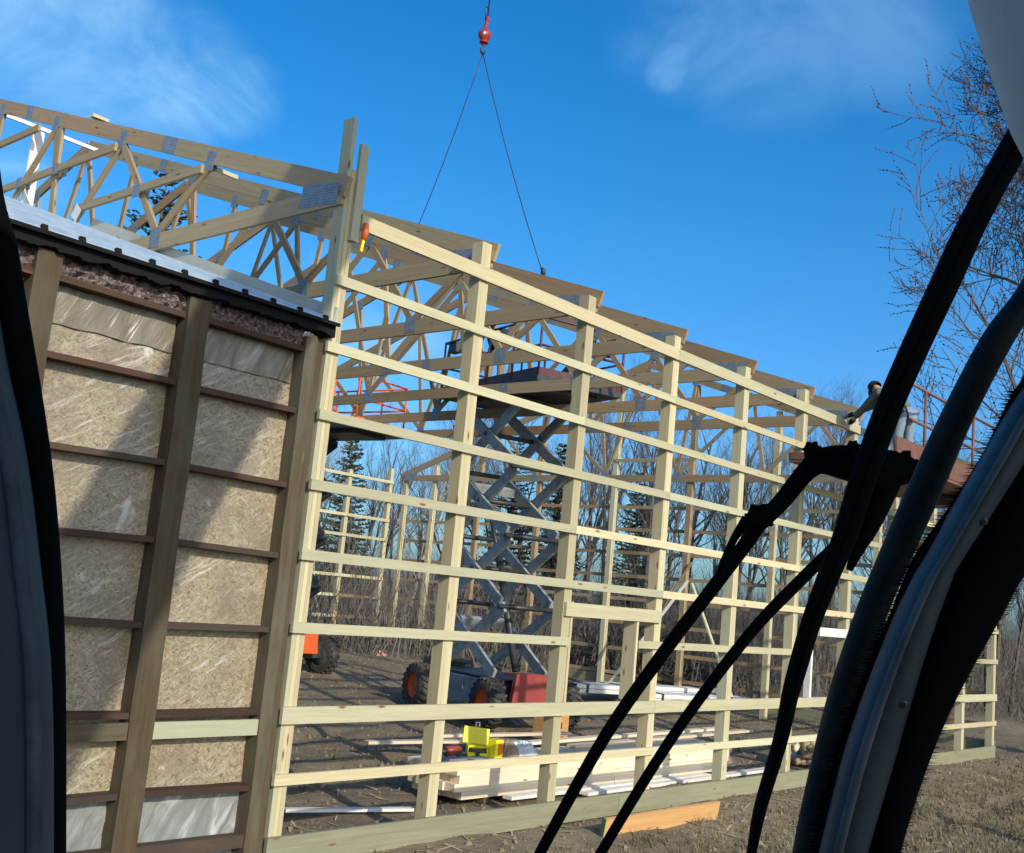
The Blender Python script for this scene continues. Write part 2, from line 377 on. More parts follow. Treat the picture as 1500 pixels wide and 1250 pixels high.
M_NEEDLE = plain('spruce_needles', (0.035, 0.055, 0.035), 0.8, var=0.4, scale=1.5, spec=0.15, bmp=0)
M_BRUSH = plain('dry_brush', (0.125, 0.112, 0.098), 0.9, var=0.6, scale=2.5, spec=0.1, bmp=0)
M_STRAW = plain('dry_straw', (0.42, 0.34, 0.20), 0.9, var=0.3, scale=0.7, spec=0.1, bmp=0)
M_TURF = plain('winter_grass', (0.185, 0.155, 0.085), 0.9, var=0.4, scale=0.8, spec=0.1, bmp=0)

# ------------------------------------------------------------------ ground
from mathutils import noise as mnoise
def smooth(a, b, x):
    x = max(0.0, min(1.0, (x - a) / (b - a))); return x * x * (3 - 2 * x)
def gz(x, y):
    z = 0.42 * smooth(3.0, 18.0, y) + 0.25 * smooth(18, 26, x) * smooth(-4, 2, y) + 0.7 * smooth(24, 60, math.hypot(x, y))
    z += 0.05 * mnoise.noise((x * 0.5, y * 0.5, 1.3)) + 0.028 * mnoise.noise((x * 1.9, y * 1.9, 4.1)) + 0.016 * mnoise.noise((x * 4.7, y * 4.7, 7.7))
    z -= 0.10 * smooth(-0.3, -1.5, y) * smooth(30, 10, x)
    for d in (y - 3.1 - 0.22 * x + 0.5 * math.sin(x * 0.45), y - 4.9 - 0.22 * x + 0.5 * math.sin(x * 0.45), y + 2.6 - 0.05 * x, y + 4.3 - 0.05 * x):
        z -= 0.045 * math.exp(-(d / 0.17) ** 2) - 0.02 * math.exp(-((abs(d) - 0.34) / 0.12) ** 2)
    return z
def axis_pts(lo, hi, step, far):
    pts = list(np.arange(lo, hi + 1e-6, step)); s = step; a = [hi]; 
    while a[-1] < far: s *= 1.28; a.append(a[-1] + s)
    b = [lo]; s = step
    while b[-1] > -far: s *= 1.28; b.append(b[-1] - s)
    return b[1:][::-1] + pts + a[1:]
gx, gy = axis_pts(-4.0, 24.0, 0.14, 700), axis_pts(-4.0, 20.0, 0.14, 700)
gv = [(x, y, gz(x, y)) for y in gy for x in gx]
nx = len(gx)
gf = [(j * nx + i, j * nx + i + 1, (j + 1) * nx + i + 1, (j + 1) * nx + i) for j in range(len(gy) - 1) for i in range(nx - 1)]
g = MB(); g.v = gv; g.f = gf; g.sm = [True] * len(gf)
tag(obj('ground', g, M_GROUND), 'trampled brown earth running under the barn frame and out to dry turf', kind='structure')

# ------------------------------------------------------------------ the barn frame
B = 1.8288
frame_ = thing('barn_frame', 'unfinished barn frame of pale spruce posts, girts and roof trusses', 'barn frame', (0, 0, 0))
GZ = [4.973, 4.366, 3.761, 3.149, 2.548]
def girt_row(z, spans, h=0.089, mat=M_SPRUCE, y=-0.020, t=0.038):
    for a, b in spans:
        e = random.uniform(-0.004, 0.004)
        board('girt', (a, y, z + e), (b - 0.006, y, z - e), h, t, mat, frame_, up=(0, 0, 1))
def post(x, ztop, zbot=-0.5, tops=(0, 0, 0), mat=M_SPRUCE, y0=0.0, dy=0.14):
    for k in range(3):                                    # three plies nailed side by side
        board('post', (x - 0.046 + 0.046 * k, y0 + dy / 2 + random.uniform(-.002, .002), zbot), (x - 0.046 + 0.046 * k, y0 + dy / 2, ztop + tops[k]), dy, 0.0445, mat, frame_, up=(0, 1, 0))
PT = [6.0, 5.90, 5.83, 5.80, 5.80, 5.85, 5.86, 5.62, 5.62, 5.62, 5.62]
for i in range(11):
    if i == 0: continue
    post(i * B, PT[i])
# corner post: plies run on above the eave at different heights
board('post', (-0.046, 0.07, -0.5), (-0.05, 0.07, 6.50), 0.14, 0.0445, M_MIXED, frame_, up=(0, 1, 0))
board('post', (0.0, 0.071, -0.5), (0.0, 0.071, 6.02), 0.14, 0.0445, M_SPRUCE, frame_, up=(0, 1, 0))
board('post', (0.046, 0.07, -0.5), (0.046, 0.07, 5.75), 0.14, 0.0445, M_SPRUCE, frame_, up=(0, 1, 0))
board('post', (0.060, -0.022, 5.36), (0.066, -0.022, 6.27), 0.089, 0.040, M_MIXED, frame_, up=(1, 0, 0))
board('post', (0.108, 0.028, 5.42), (0.112, 0.028, 6.25), 0.089, 0.038, M_MIXED, frame_, up=(0, 1, 0))
# eave girt, wall girts, the wider sill girt and the treated skirt
girt_row(5.562, [(0.13, 5.50), (5.50, 11.05)], 0.14)
girt_row(GZ[0], [(-0.08, 5.50), (5.50, 10.98), (10.98, 14.7)])
girt_row(GZ[1], [(-0.09, 3.66), (3.66, 9.15), (9.15, 18.37)])
girt_row(GZ[2], [(-0.09, 5.50), (5.50, 10.98), (10.98, 18.37)], mat=M_MIXED)
girt_row(GZ[3], [(-0.09, 3.66)], mat=M_MIXED); girt_row(GZ[3], [(3.66, 9.15), (9.15, 18.37)])
girt_row(GZ[4], [(-0.10, 5.50)], mat=M_MIXED); girt_row(GZ[4], [(5.50, 10.98), (10.98, 18.37)])
girt_row(1.930, [(-0.10, 3.70)], mat=M_MIXED); girt_row(1.930, [(5.06, 9.18), (11.02, 18.37)])
girt_row(1.205, [(-0.10, 5.50)], 0.14, mat=M_MIXED); girt_row(1.205, [(5.50, 10.98), (10.98, 18.37)], 0.14)
girt_row(0.685, [(-0.10, 5.50), (5.50, 10.98), (10.98, 18.37)])
for a, b in ((-0.10, 4.88), (4.88, 9.75), (9.75, 18.33)):
    board('skirt_board', (a, -0.022, 0.115), (b - 0.008, -0.022, 0.118), 0.235, 0.040, M_TREATED, frame_)
# window openings: header, jamb, trimmers
board('window_header', (3.60, -0.021, 2.275), (5.50, -0.021, 2.275), 0.150, 0.040, M_SPRUCE, frame_)
board('window_jamb', (5.03, 0.07, 1.275), (5.03, 0.07, 2.195), 0.185, 0.042, M_SPRUCE, frame_, up=(0, 1, 0))
board('window_jamb', (3.748, 0.05, 1.275), (3.748, 0.05, 2.36), 0.12, 0.040, M_SPRUCE, frame_, up=(0, 1, 0))
board('window_header', (9.90, -0.024, 2.255), (10.98, -0.024, 2.255), 0.130, 0.040, M_WHITE, frame_)
board('window_jamb', (9.71, 0.03, 1.275), (9.71, 0.03, 2.0), 0.10, 0.060, M_WHITE, frame_, up=(0, 1, 0))
# the far long wall and the far gable wall
for x in (10.6, 12.4, 14.2, 16.0, 17.7):
    post(x, 5.72 if x < 17 else 6.0, y0=18.3, mat=M_SPRUCE)
for k, z in enumerate((5.55, 4.94, 4.33, 3.72, 3.10, 2.50, 1.90, 1.28)):
    board('girt', (9.0, 18.27, z), (15.98, 18.27, z), 0.089, 0.038, M_SPRUCE, frame_)
    board('girt', (15.99, 18.27, z), (17.75, 18.27, z), 0.089, 0.038, M_SPRUCE if k < 6 else M_TRUSS, frame_)
board('skirt_board', (9.0, 18.26, 0.80), (17.75, 18.26, 0.80), 0.235, 0.04, M_TREATED, frame_)
for y in (18.2, 16.9, 15.0, 12.65, 10.0, 7.6, 5.2, 2.6):
    zt = 5.6 + 0.333 * (y if y < 9.15 else 18.3 - y)
    post(18.27, zt + 0.1, y0=y - 0.07, mat=M_TRUSS if y in (15.0, 12.65, 7.6) else M_SPRUCE)
for k, z in enumerate((5.0, 4.4, 3.78, 3.16, 2.56, 1.94, 1.25, 0.62)):
    board('girt', (18.37, 0.0, z), (18.37, 9.1, z), 0.089, 0.038, M_TRUSS, frame_)
    board('girt', (18.37, 9.11, z), (18.37, 18.2, z), 0.089, 0.038, M_TRUSS, frame_)
board('skirt_board', (18.37, 0.0, 0.2), (18.37, 18.2, 0.6), 0.235, 0.04, M_TREATED, frame_)
board('brace', (17.8, 7.22, 3.13), (17.2, 9.1, 0.2), 0.089, 0.038, M_WHITE, frame_, up=(1, 0, 0))
board('brace', (17.85, 7.13, 3.07), (17.4, 5.55, 0.45), 0.089, 0.038, M_SPRUCE, frame_, up=(1, 0, 0))
board('brace', (18.2, 7.4, 3.6), (18.2, 8.3, 2.2), 0.089, 0.038, M_TRUSS, frame_, up=(1, 0, 0))
board('brace', (18.2, 10.0, 6.25), (18.2, 7.6, 6.25), 0.089, 0.038, M_TRUSS, frame_)

# ------------------------------------------------------------------ roof trusses
HALF, PITCH = 9.15, 0.3335
def ztop(y): return 5.93 + PITCH * (y if y <= HALF else 2 * HALF - y)
def truss(x, parent, name='truss', label=None, cat=None, full=False, t=0.038):
    T = thing(name, label, cat, (x, 0, 5.65), parent=parent)
    tm = M_TRUSS
    n = 1 / math.sqrt(1 + PITCH ** 2); hv = 0.185
    for s in (0, 1):
        Y = (lambda y: y) if s == 0 else (lambda y: 2 * HALF - y)
        for a, b in ((-0.06, 3.05), (3.05, HALF)):
            za, zb = ztop(a) - hv / 2 / n, ztop(b) - hv / 2 / n
            board('top_chord', (x, Y(a), za), (x, Y(b) , zb), hv, t, tm, T)
        yb = (0.0, 4.6, HALF)
        for a, b in zip(yb, yb[1:]):
            board('bottom_chord', (x, Y(a), 5.755), (x, Y(b), 5.755), 0.185, t, tm, T)
        jt = (2.20, 4.12, 5.88, 7.6); jb = (3.08, 5.50, 8.0)
        webs = [(jt[0], jb[0]), (jt[1], jb[0]), (jt[1], jb[1]), (jt[2], jb[1]), (jt[2], jb[2]), (jt[3], jb[2]), (HALF - 0.02, jb[2])]
        for a, b in webs:
            board('web', (x + random.uniform(-.004, .004), Y(a), ztop(a) - 0.20), (x, Y(b), 5.85), 0.089, t * 0.97, tm, T, up=(1, 0, 0) if False else (0, 1, 0))
        if full:                                           # the end truss carries level ladder members
            for a, b in ((2.3, 5.0), (4.2, 7.6), (6.3, 8.9)):
                board('web', (x - 0.041, Y(a), ztop(a) - 0.27), (x - 0.041, Y(b), ztop(a) - 0.27), 0.089, 0.038, tm, T)
            board('web', (x, Y(5.75), ztop(5.75) - 0.19), (x, Y(5.62), 5.85), 0.089, t, tm, T, up=(0, 1, 0))
        def plate(y, z, wd, ht, tilt=0.0, off=0.0):
            for sx in (-1, 1):
                me = _bc.get(('pl', wd, ht))
                if me is None:
                    me = _bc[('pl', wd, ht)] = MB().box((0, 0, 0), (0.002, wd, ht)).mesh('connector_plate'); me.materials.append(M_GALV)
                if sx == 1 and not full: continue
                o = bpy.data.objects.new('connector_plate', me); COL.objects.link(o); o.parent = T
                o.matrix_basis = Matrix.Translation(Vector((x + sx * (t / 2 + 0.0018 + off), Y(y), z)) - pworld(T)) @ Matrix.Rotation(tilt if s == 0 else -tilt, 4, 'X')
        sl = math.atan(PITCH)
        for y in jt: plate(y, ztop(y) - 0.16, 0.17, 0.20, sl)
        for y in jb: plate(y, 5.80, 0.20, 0.22)
        plate(3.05, ztop(3.05) - hv / 2 / n, 0.30, 0.186, sl, 0.001)
        plate(6.72, ztop(6.72) - hv / 2 / n, 0.20, 0.186, sl, 0.001)
        plate(0.32, 5.80, 0.52, 0.21, 0.08)
        plate(4.6, 5.755, 0.16, 0.184, 0, 0.001)
        if full:
            plate(3.55, 6.40, 0.15, 0.15, 0, 0.04); plate(5.62, 7.06, 0.15, 0.13, 0, 0.04); plate(6.6, 7.06, 0.15, 0.13, 0, 0.04)
    return T
truss(-0.092, frame_, full=True)
for i in (1, 3, 4, 5, 6): truss(i * B + 0.090, frame_)
truss(18.27 - 0.09, frame_)
truss(2 * B + 0.090, None, 'roof_truss', 'timber roof truss held by the crane slings, third from the corner post', 'roof truss')
# bracing along the roof
board('brace', (-0.4, 8.62, 8.66), (2.0, 8.62, 8.66), 0.055, 0.038, M_WHITE, frame_)
board('brace', (-0.09, 5.02, 7.655), (0.12, 5.02, 7.655), 0.038, 0.089, M_SPRUCE, frame_)
board('brace', (-0.06, 2.16, 6.42), (0.20, 2.16, 6.42), 0.04, 0.038, M_SPRUCE, frame_)
board('brace', (0.02, 6.66, 5.9), (0.02, 6.66, 7.85), 0.15, 0.038, M_WHITE, frame_, up=(1, 0, 0))

# small red and yellow tool hanging on the corner post
tl = thing('hand_tool', 'small red and yellow hand tool hanging on the tall corner post', 'hand tool', (0.14, -0.06, 5.28))
obj('handle', MB().tube([(0.150, -0.062, 5.40), (0.156, -0.064, 5.47), (0.158, -0.062, 5.55)], [0.024, 0.036, 0.026], 10), M_ORANGEP, tl)
obj('blade', MB().box((0.143, -0.062, 5.35), (0.026, 0.010, 0.13), Matrix.Rotation(0.12, 3, 'Y')), M_YELLOW, tl)

# ------------------------------------------------------------------ the old building beside it
old = thing('old_building', 'old shed with stripped side wall of strand board between weathered posts', 'shed', (-1.3, 0, 0))
def rough_post(x0, x1, z1, mat, y0=-0.015, y1=0.16):
    mb = MB(); n = 14
    for j in range(n):
        za, zb = -0.4 + (z1 + 0.4) * j / n, -0.4 + (z1 + 0.4) * (j + 1) / n
        def ring(z, q):
            rr = random.Random(int(z * 1000) + int(x0 * 977))
            a, b, c, d = [rr.uniform(-0.006, 0.006) for _ in range(4)]
            return [(x0 + a, y0 + b, z), (x1 + c, y0 + d, z), (x1 + c, y1, z), (x0 + a, y1, z)]
        lo, hi = ring(za, 0), ring(zb, 1)
        mb.add(lo + hi, [(0, 1, 5, 4), (1, 2, 6, 5), (2, 3, 7, 6), (3, 0, 4, 7)] + ([(7, 4, 5, 6)] if j == n - 1 else []))
    return obj('post', mb, M_OLDPOST, old)
rough_post(-0.305, -0.185, 4.40, M_OLD); rough_post(-0.178, -0.115, 4.38, M_OLD, 0.0)
rough_post(-1.475, -1.275, 4.44, M_OLD); rough_post(-2.70, -2.52, 4.46, M_OLD); rough_post(-3.9, -3.7, 4.46, M_OLD)
BAYS = [(-1.275, -0.305), (-2.52, -1.475), (-3.70, -2.70)]
for bi, (a, b) in enumerate(BAYS):
    for k, z in enumerate((4.292, 3.745, 3.115, 2.525, 1.90, 1.235, 0.645)):
        tilt = random.uniform(-0.01, 0.01)
        o = board('girt', (a + .003, 0.070, z + tilt), (b - .003, 0.070, z - tilt), 0.046, 0.125, M_OLDRED, old)
        if k == 5:
            board('girt', (a + .003, 0.012, 1.118), (b - .003, 0.012, 1.118), 0.125, 0.03, M_MIXED if bi == 0 else M_OLD, old)
    board('bottom_board', (a + .003, 0.05, 0.23), (b - .003, 0.05, 0.225), 0.10, 0.10, M_OLDRED, old)
    # strand board, two sheets high, film above and below
    for z0, z1 in ((0.665, 2.52), (2.53, 4.02)):
        n, mz = 10, 12; mb = MB()
        vs = [(a - 0.02 + (b - a + 0.04) * i / n, 0.138 + 0.006 * mnoise.noise((a * 3 + i * 0.4, z0 + j * 0.37, 2.0)), z0 + (z1 - z0) * j / mz) for j in range(mz + 1) for i in range(n + 1)]
        mb.add(vs, [(j * (n + 1) + i, j * (n + 1) + i + 1, (j + 1) * (n + 1) + i + 1, (j + 1) * (n + 1) + i) for j in range(mz) for i in range(n)], True)
        obj('wall_panel', mb, M_OSB, old)
    for z0, z1 in ((0.06, 0.66), (4.02, 4.28)):
        n, mz = 26, 12; mb = MB()
        vs = []
        for j in range(mz + 1):
            for i in range(n + 1):
                x = a - 0.02 + (b - a + 0.04) * i / n; z = z0 + (z1 - z0) * j / mz
                vs.append((x, 0.14 + 0.020 * mnoise.noise((x * 6 + z * 9, z * 2, bi + 3.0)) + 0.01 * mnoise.noise((x * 17 - z * 8, z * 6, bi)), z))
        mb.add(vs, [(j * (n + 1) + i, j * (n + 1) + i + 1, (j + 1) * (n + 1) + i + 1, (j + 1) * (n + 1) + i) for j in range(mz) for i in range(n)], True)
        obj('plastic_sheet', mb, M_FILM if z0 < 1 else M_FILMTOP, old)
    # loose film hanging over the top of the boards
    n, mz = 30, 10; mb = MB(); vs = []
    for j in range(mz + 1):
        for i in range(n + 1):
            x = a + 0.01 + (b - a - 0.02) * i / n; z = 3.99 + 0.02 * mnoise.noise((x * 5, 1, bi)) + 0.28 * j / mz
            vs.append((x, 0.120 + 0.016 * mnoise.noise((x * 11, z * 3, bi + 9.0)), z))
    mb.add(vs, [(j * (n + 1) + i, j * (n + 1) + i + 1, (j + 1) * (n + 1) + i + 1, (j + 1) * (n + 1) + i) for j in range(mz) for i in range(n)], True)
    obj('plastic_sheet', mb, M_FILMTOP, old)
    # insulation fluff under the eave
    n, mz = 46, 7; mb = MB(); vs = []
    for j in range(mz + 1):
        for i in range(n + 1):
            x = a + (b - a) * i / n; z = 4.315 + 0.16 * j / mz
            vs.append((x, 0.045 + 0.055 * mnoise.noise((x * 13, z * 17, 5.0)) + 0.03 * mnoise.noise((x * 41, z * 37, 2.0)), z + 0.018 * mnoise.noise((x * 15, z * 9, 8.0))))
    mb.add(vs, [(j * (n + 1) + i, j * (n + 1) + i + 1, (j + 1) * (n + 1) + i + 1, (j + 1) * (n + 1) + i) for j in range(mz) for i in range(n)])
    obj('insulation', mb, M_BATT, old)
board('backing_board', (-3.9, 0.26, 2.2), (-0.14, 0.26, 2.2), 4.4, 0.02, M_OLD, old)
# closure strip under the eave, blackened for the overhang's shade, uneven underside
mb = MB(); n = 360; vs = []
for i in range(n + 1):
    x = -6.0 + 5.95 * i / n
    zb = 4.458 + 0.030 * mnoise.noise((x * 7, 0, 0)) + 0.016 * mnoise.noise((x * 27, 0, 3)) + 0.007 * mnoise.noise((x * 61, 0, 5))
    vs += [(x, -0.07, zb), (x, -0.07, 4.568), (x, 0.10, 4.60), (x, 0.10, zb)]
mb.add(vs, [(4 * i + k, 4 * i + 4 + k, 4 * i + 4 + (k + 1) % 4, 4 * i + (k + 1) % 4) for i in range(n) for k in range(4)] + [(4 * n, 4 * n + 1, 4 * n + 2, 4 * n + 3)])
obj('closure_shade_strip', mb, M_CLOSURESHADE, old)
RP = 0.3333
def roofz(y): return 4.575 + RP * (y + 0.10)
mb = MB(); prof = []
x = -6.2
while x < -0.10:
    prof += [(x, 0.0), (x + 0.085, 0.0), (x + 0.097, 0.022), (x + 0.122, 0.022), (x + 0.134, 0.0)]
    x += 0.28
prof = [q for q in prof if q[0] < -0.06] + [(-0.045, 0.0)]
ys = [-0.12, 3.0, 6.0, 9.1]
vs = [(px, y, roofz(y) + h) for y in ys for px, h in prof]; m_ = len(prof)
vs2 = [(vx, vy, vz - 0.012) for vx, vy, vz in vs]
fs = [(j * m_ + i, j * m_ + i + 1, (j + 1) * m_ + i + 1, (j + 1) * m_ + i) for j in range(3) for i in range(m_ - 1)]
o2 = len(vs)
mb.add(vs + vs2, fs + [(a + o2, d + o2, c + o2, b + o2) for a, b, c, d in fs] + [(i + o2, i + 1 + o2, i + 1, i) for i in range(m_ - 1)])
obj('roof', mb, M_ROOF, old)
for k, q in enumerate(np.arange(-6.2 + 0.109, -0.10, 0.28)):
    o = MB().box((q, -0.112, roofz(-0.10) - 0.002), (0.062, 0.03, 0.048), top=(0.6, 1))
    obj('rib_closure_shade', o, M_CLOSURESHADE, old)  # black plugs stand in for the shaded ends of the ribs
mb = MB().box((-3.1, -0.116, roofz(-0.116) - 0.022), (6.1, 0.02, 0.03)); obj('eave_edge', mb, M_CLOSURESHADE, old)
board('rake_board', (-0.024, -0.02, roofz(-0.02) + 0.055), (-0.024, 3.2, roofz(3.2) + 0.055), 0.13, 0.032, M_RAKE, old)
board('rake_board', (-0.024, 3.21, roofz(3.21) + 0.060), (-0.024, 4.70, roofz(4.70) + 0.060), 0.15, 0.032, M_RAKE, old)
obj('flashing', MB().box((-0.165, 4.86, 6.36), (0.004, 0.17, 0.17), Matrix.Rotation(0.7, 3, 'X')), M_WHITE, old)
obj('gable_wall', MB().prism([(0.3, 0), (9, 0), (9, 7.4), (0.3, 4.5)], (1, 0, 0), -0.40, -0.36, (0, 1, 0), (0, 0, 1)), M_OLD, old)

M_DKRED = plain('dark_red_paint', (0.085, 0.026, 0.034), 0.5, dirt=(0.10, 0.07, 0.075))
# ------------------------------------------------------------------ lifts
def wheel(mb_t, mb_r, c, ax, r=0.40, wd=0.28, lugs=22):
    ax = Vector(ax).normalized(); c = Vector(c); h = wd / 2
    mb_t.lathe([(r * .56, -h), (r * .93, -h), (r, -h * .8), (r, h * .8), (r * .93, h), (r * .56, h)], c, ax, 28)
    u = ax.orthogonal().normalized(); v = ax.cross(u)
    for k in range(lugs):
        a = 2 * math.pi * k / lugs
        d = u * math.cos(a) + v * math.sin(a); tn = ax.cross(d)
        for s in (-1, 1):
            M = Matrix((tn, d, ax)).transposed() @ Matrix.Rotation(s * 0.5, 3, 'Y')
            mb_t.box(c + d * (r + 0.005) + ax * (s * h * 0.5), (0.045, 0.05, h * 0.95), M)
    mb_r.lathe([(0.001, h * .35), (r * .16, h * .55), (r * .2, h * .3), (r * .5, h * .45), (r * .58, h * .98), (r * .58, -h * .98), (0.001, -h * .9)], c, ax, 24)
def scissor_lift(name, label, loc, yaw, ztop_, stages, L=3.6, W=1.55, paint=M_CHASSIS, endp=M_RED, hub=M_ORANGEP, railm=M_RED, arm=M_SCISSOR, deck_over=0.25, skip=()):
    T = thing(name, label, 'scissor lift', loc)
    z0 = loc[2]; Rz = Matrix.Rotation(yaw, 4, 'Z'); O = Matrix.Translation(Vector(loc)) @ Rz
    def put(pname, mb, mat, parent=T):
        mb.v = [tuple(O @ Vector(v)) for v in mb.v]; return obj(pname, mb, mat, parent)
    hl, hw = L / 2, W / 2
    put('chassis', MB().box((0, 0, 0.52), (L * .86, W * .74, 0.36)).box((0, 0, 0.74), (L * .80, W * .62, 0.10)), M_DARKSTEEL)
    for s in (-1, 1):
        put('side_cover', MB().box((-0.1 * s, s * hw * .80, 0.55), (L * .42, 0.10, 0.40), top=(0.96, 0.7)).box((-0.1 * s, s * (hw * .80 + .052), 0.60), (L * .12, 0.012, 0.16)).box((0.42 - .1 * s, s * (hw * .80 + .052), 0.55), (0.02, 0.012, 0.3)), paint)
        put('end_plate', MB().box((s * (hl + 0.02), (.16 if s < 0 else 0), 0.70), (0.10, W * (.46 if s < 0 else .7), 0.48), top=(1, 0.85)).box((s * (hl - .16), (.16 if s < 0 else 0), 0.9), (0.34, W * .4, 0.05)), endp if s < 0 else M_DARKSTEEL)
        for q in (-1, 1):
            tb, rb = MB(), MB(); wheel(tb, rb, (s * hl * .80, q * hw * .92, 0.40), (0, q, 0))
            wp = put('wheel', rb, hub); put('tyre', tb, M_TYRE, wp)
    zb, h = 0.82, (ztop_ - 0.16 - 0.82) / stages
    al = L * .33
    for k in range(stages):
        za, zt = zb + h * k + 0.03, zb + h * (k + 1) - 0.03
        for q in (-1, 1):
            for d in (-1, 1):
                yy = q * (hw * .62) + (0.045 if d > 0 else -0.045)
                put('scissor_arm', MB().bar((-d * al, yy, za), (d * al, yy, zt), 0.20, 0.06, (1, 0, 0)), arm)
        for xx, zz in ((0, (za + zt) / 2), (-al, zt), (al, zt)):
            put('pivot_tube', MB().tube([(xx, -hw * .72, zz), (xx, hw * .72, zz)], 0.045, 8), M_DARKSTEEL)
        if k % 2 == 0:
            put('cross_plate', MB().box((al * .45, 0, za + (zt - za) * .72), (0.10, hw * 1.15, 0.16), Matrix.Rotation(-0.55, 3, 'Y')), arm)
    put('lift_cylinder', MB().tube([(-al * .8, 0, zb + .1), (al * .1, 0, zb + h * 1.7)], 0.07, 10).tube([(al * .1, 0, zb + h * 1.7), (al * .5, 0, zb + h * 2.3)], 0.04, 10), M_DARKSTEEL)
    zd = ztop_
    put('deck', MB().box((deck_over, 0, zd), (L + .3, W + .1, 0.10)).box((deck_over, 0, zd - .09), (L * .9, W * .7, 0.08)), M_DARKSTEEL)
    x0, x1, yw = deck_over - hl - .14, deck_over + hl + .14, hw + .04
    put('toe_board', MB().box(((x0 + x1) / 2, yw, zd + .12), (x1 - x0, 0.02, 0.14)).box(((x0 + x1) / 2, -yw, zd + .12), (x1 - x0, 0.02, 0.14)).box((x0, 0, zd + .12), (0.02, 2 * yw, 0.14)).box((x1, 0, zd + .12), (0.02, 2 * yw, 0.14)), railm)
    for hz in (0.58, 1.08):
        r_ = MB()
        cs = [(x0, -yw), (x1, -yw), (x1, yw), (x0, yw), (x0, -yw)]
        for (a, b), (c, d) in zip(cs, cs[1:]): r_.tube([(a, b, zd + hz), (c, d, zd + hz)], 0.022, 8)
        put('guard_rail', r_, railm)
    for i in range(5):
        for yy in (-yw, yw):
            put('rail_post', MB().tube([(x0 + (x1 - x0) * i / 4, yy, zd + .05), (x0 + (x1 - x0) * i / 4, yy, zd + 1.08)], 0.022, 8), railm)
    put('control_box', MB().box((x1 - .25, yw - .08, zd + .98), (0.28, 0.18, 0.22), top=(.8, .7)), M_DARKSTEEL)
    return T, O
main_lift, ML = scissor_lift('scissor_lift', 'blue-grey rough-terrain scissor lift with red end plates raised in the middle of the frame', (9.55, 6.2, 0.12), R(74), 5.98, 4, L=3.1, W=1.75, railm=M_DKRED, deck_over=-0.35)
put_box = MB().box((1.2, 0.0, 0.35), (0.3, 0.5, 0.3)); put_box.v = [tuple(ML @ Vector(v)) for v in put_box.v]
orange_lift, OL = scissor_lift('scissor_lift', 'bright orange scissor lift raised behind the corner post', (9.45, 12.75, 0.27), R(97), 5.34, 4, L=2.5, W=1.5, paint=M_ORANGEP, endp=M_ORANGEP, hub=M_DARKSTEEL, railm=M_ORANGEP, arm=M_DARKSTEEL, deck_over=-1.15)

# basket lift outside the far end of the wall
bl = thing('boom_lift', 'rust-brown work basket with pipe railing lifted outside the wall beside a bare tree', 'boom lift', (6.6, -9.0, 0))
bx0, bx1, by0, by1, bz = 8.35, 12.4, -1.72, -0.16, 4.66
obj('floor', MB().box(((bx0 + bx1) / 2, (by0 + by1) / 2, bz), (bx1 - bx0, by1 - by0, 0.08)), M_RUST, bl)
for q in (0, 1):
    yy = by0 if q == 0 else by1
    th_ = 0.30 if q == 0 else 0.08
    obj('toe_board', MB().box(((bx0 + bx1) / 2, yy, bz + .01 + th_ / 2), (bx1 - bx0, 0.02, th_)), M_RUST, bl)
    for hz in (0.62, 1.12):
        obj('guard_rail', MB().tube([(bx0 + 2.9 * q + .5, yy, bz + hz), (bx1, yy, bz + hz)], 0.022, 8), M_RUST, bl)
for xx in (bx0, bx1):
    obj('toe_board', MB().box((xx, (by0 + by1) / 2, bz + .05), (0.02, by1 - by0, 0.10)), M_RUST, bl)
for i in range(5):
    xx = bx0 + (bx1 - bx0) * i / 4
    for yy in (by0, by1):
        if (yy == by1 and i < 3) or i == 0: continue
        obj('rail_post', MB().tube([(xx, yy, bz), (xx, yy, bz + 1.12)], 0.022, 8), M_RUST, bl)
obj('boom', MB().tube([(12.2, -1.75, 4.50), (10.0, -4.6, 2.9), (7.4, -8.0, 1.2)], [0.11, 0.13, 0.15], 8), M_DARKSTEEL, bl)
obj('boom_head', MB().box((12.1, -1.3, 4.52), (0.5, 1.0, 0.16)).box((12.2, -1.75, 4.5), (0.3, 0.2, 0.3)), M_DARKSTEEL, bl)
obj('chassis', MB().box((6.6, -9.0, 0.62), (2.6, 1.6, 0.5), top=(.9, .9)).box((7.2, -8.3, 1.0), (1.1, 1.0, 0.5), top=(.8, .8)), M_RUST, bl)
for sx in (5.5, 7.7):
    for sy in (-9.85, -8.15):
        tb, rb = MB(), MB(); wheel(tb, rb, (sx, sy, 0.40), (0, -1 if sy < -9 else 1, 0))
        wpt = obj('wheel', rb, M_RUST, bl); obj('tyre', tb, M_TYRE, wpt)

# ------------------------------------------------------------------ people
def skin(name, verts, edges, radii, mat, parent, root=0, sub=1):
    me = bpy.data.meshes.new(name); me.from_pydata([tuple(v) for v in verts], edges, [])
    o = bpy.data.objects.new(name, me); COL.objects.link(o)
    sm = o.modifiers.new('s', 'SKIN'); sm.use_smooth_shade = True
    sb = o.modifiers.new('b', 'SUBSURF'); sb.levels = sub; sb.render_levels = sub
    for i, d in enumerate(me.skin_vertices[0].data):
        r_ = radii[i]; d.radius = (r_, r_) if not hasattr(r_, '__len__') else r_
        d.use_root = (i == root)
    dg = bpy.context.evaluated_depsgraph_get(); dg.update()
    nm = bpy.data.meshes.new_from_object(o.evaluated_get(dg)); nm.name = name
    bpy.data.objects.remove(o); bpy.data.meshes.remove(me)
    nm.materials.clear(); nm.materials.append(mat)
    return link(name, nm, None, parent)
M_SKIN = plain('skin', (0.50, 0.31, 0.22), 0.55, var=0.06, bmp=0)
M_GREENCOAT = plain('grey_green_jacket', (0.12, 0.15, 0.125), 0.9, var=0.15, scale=9)
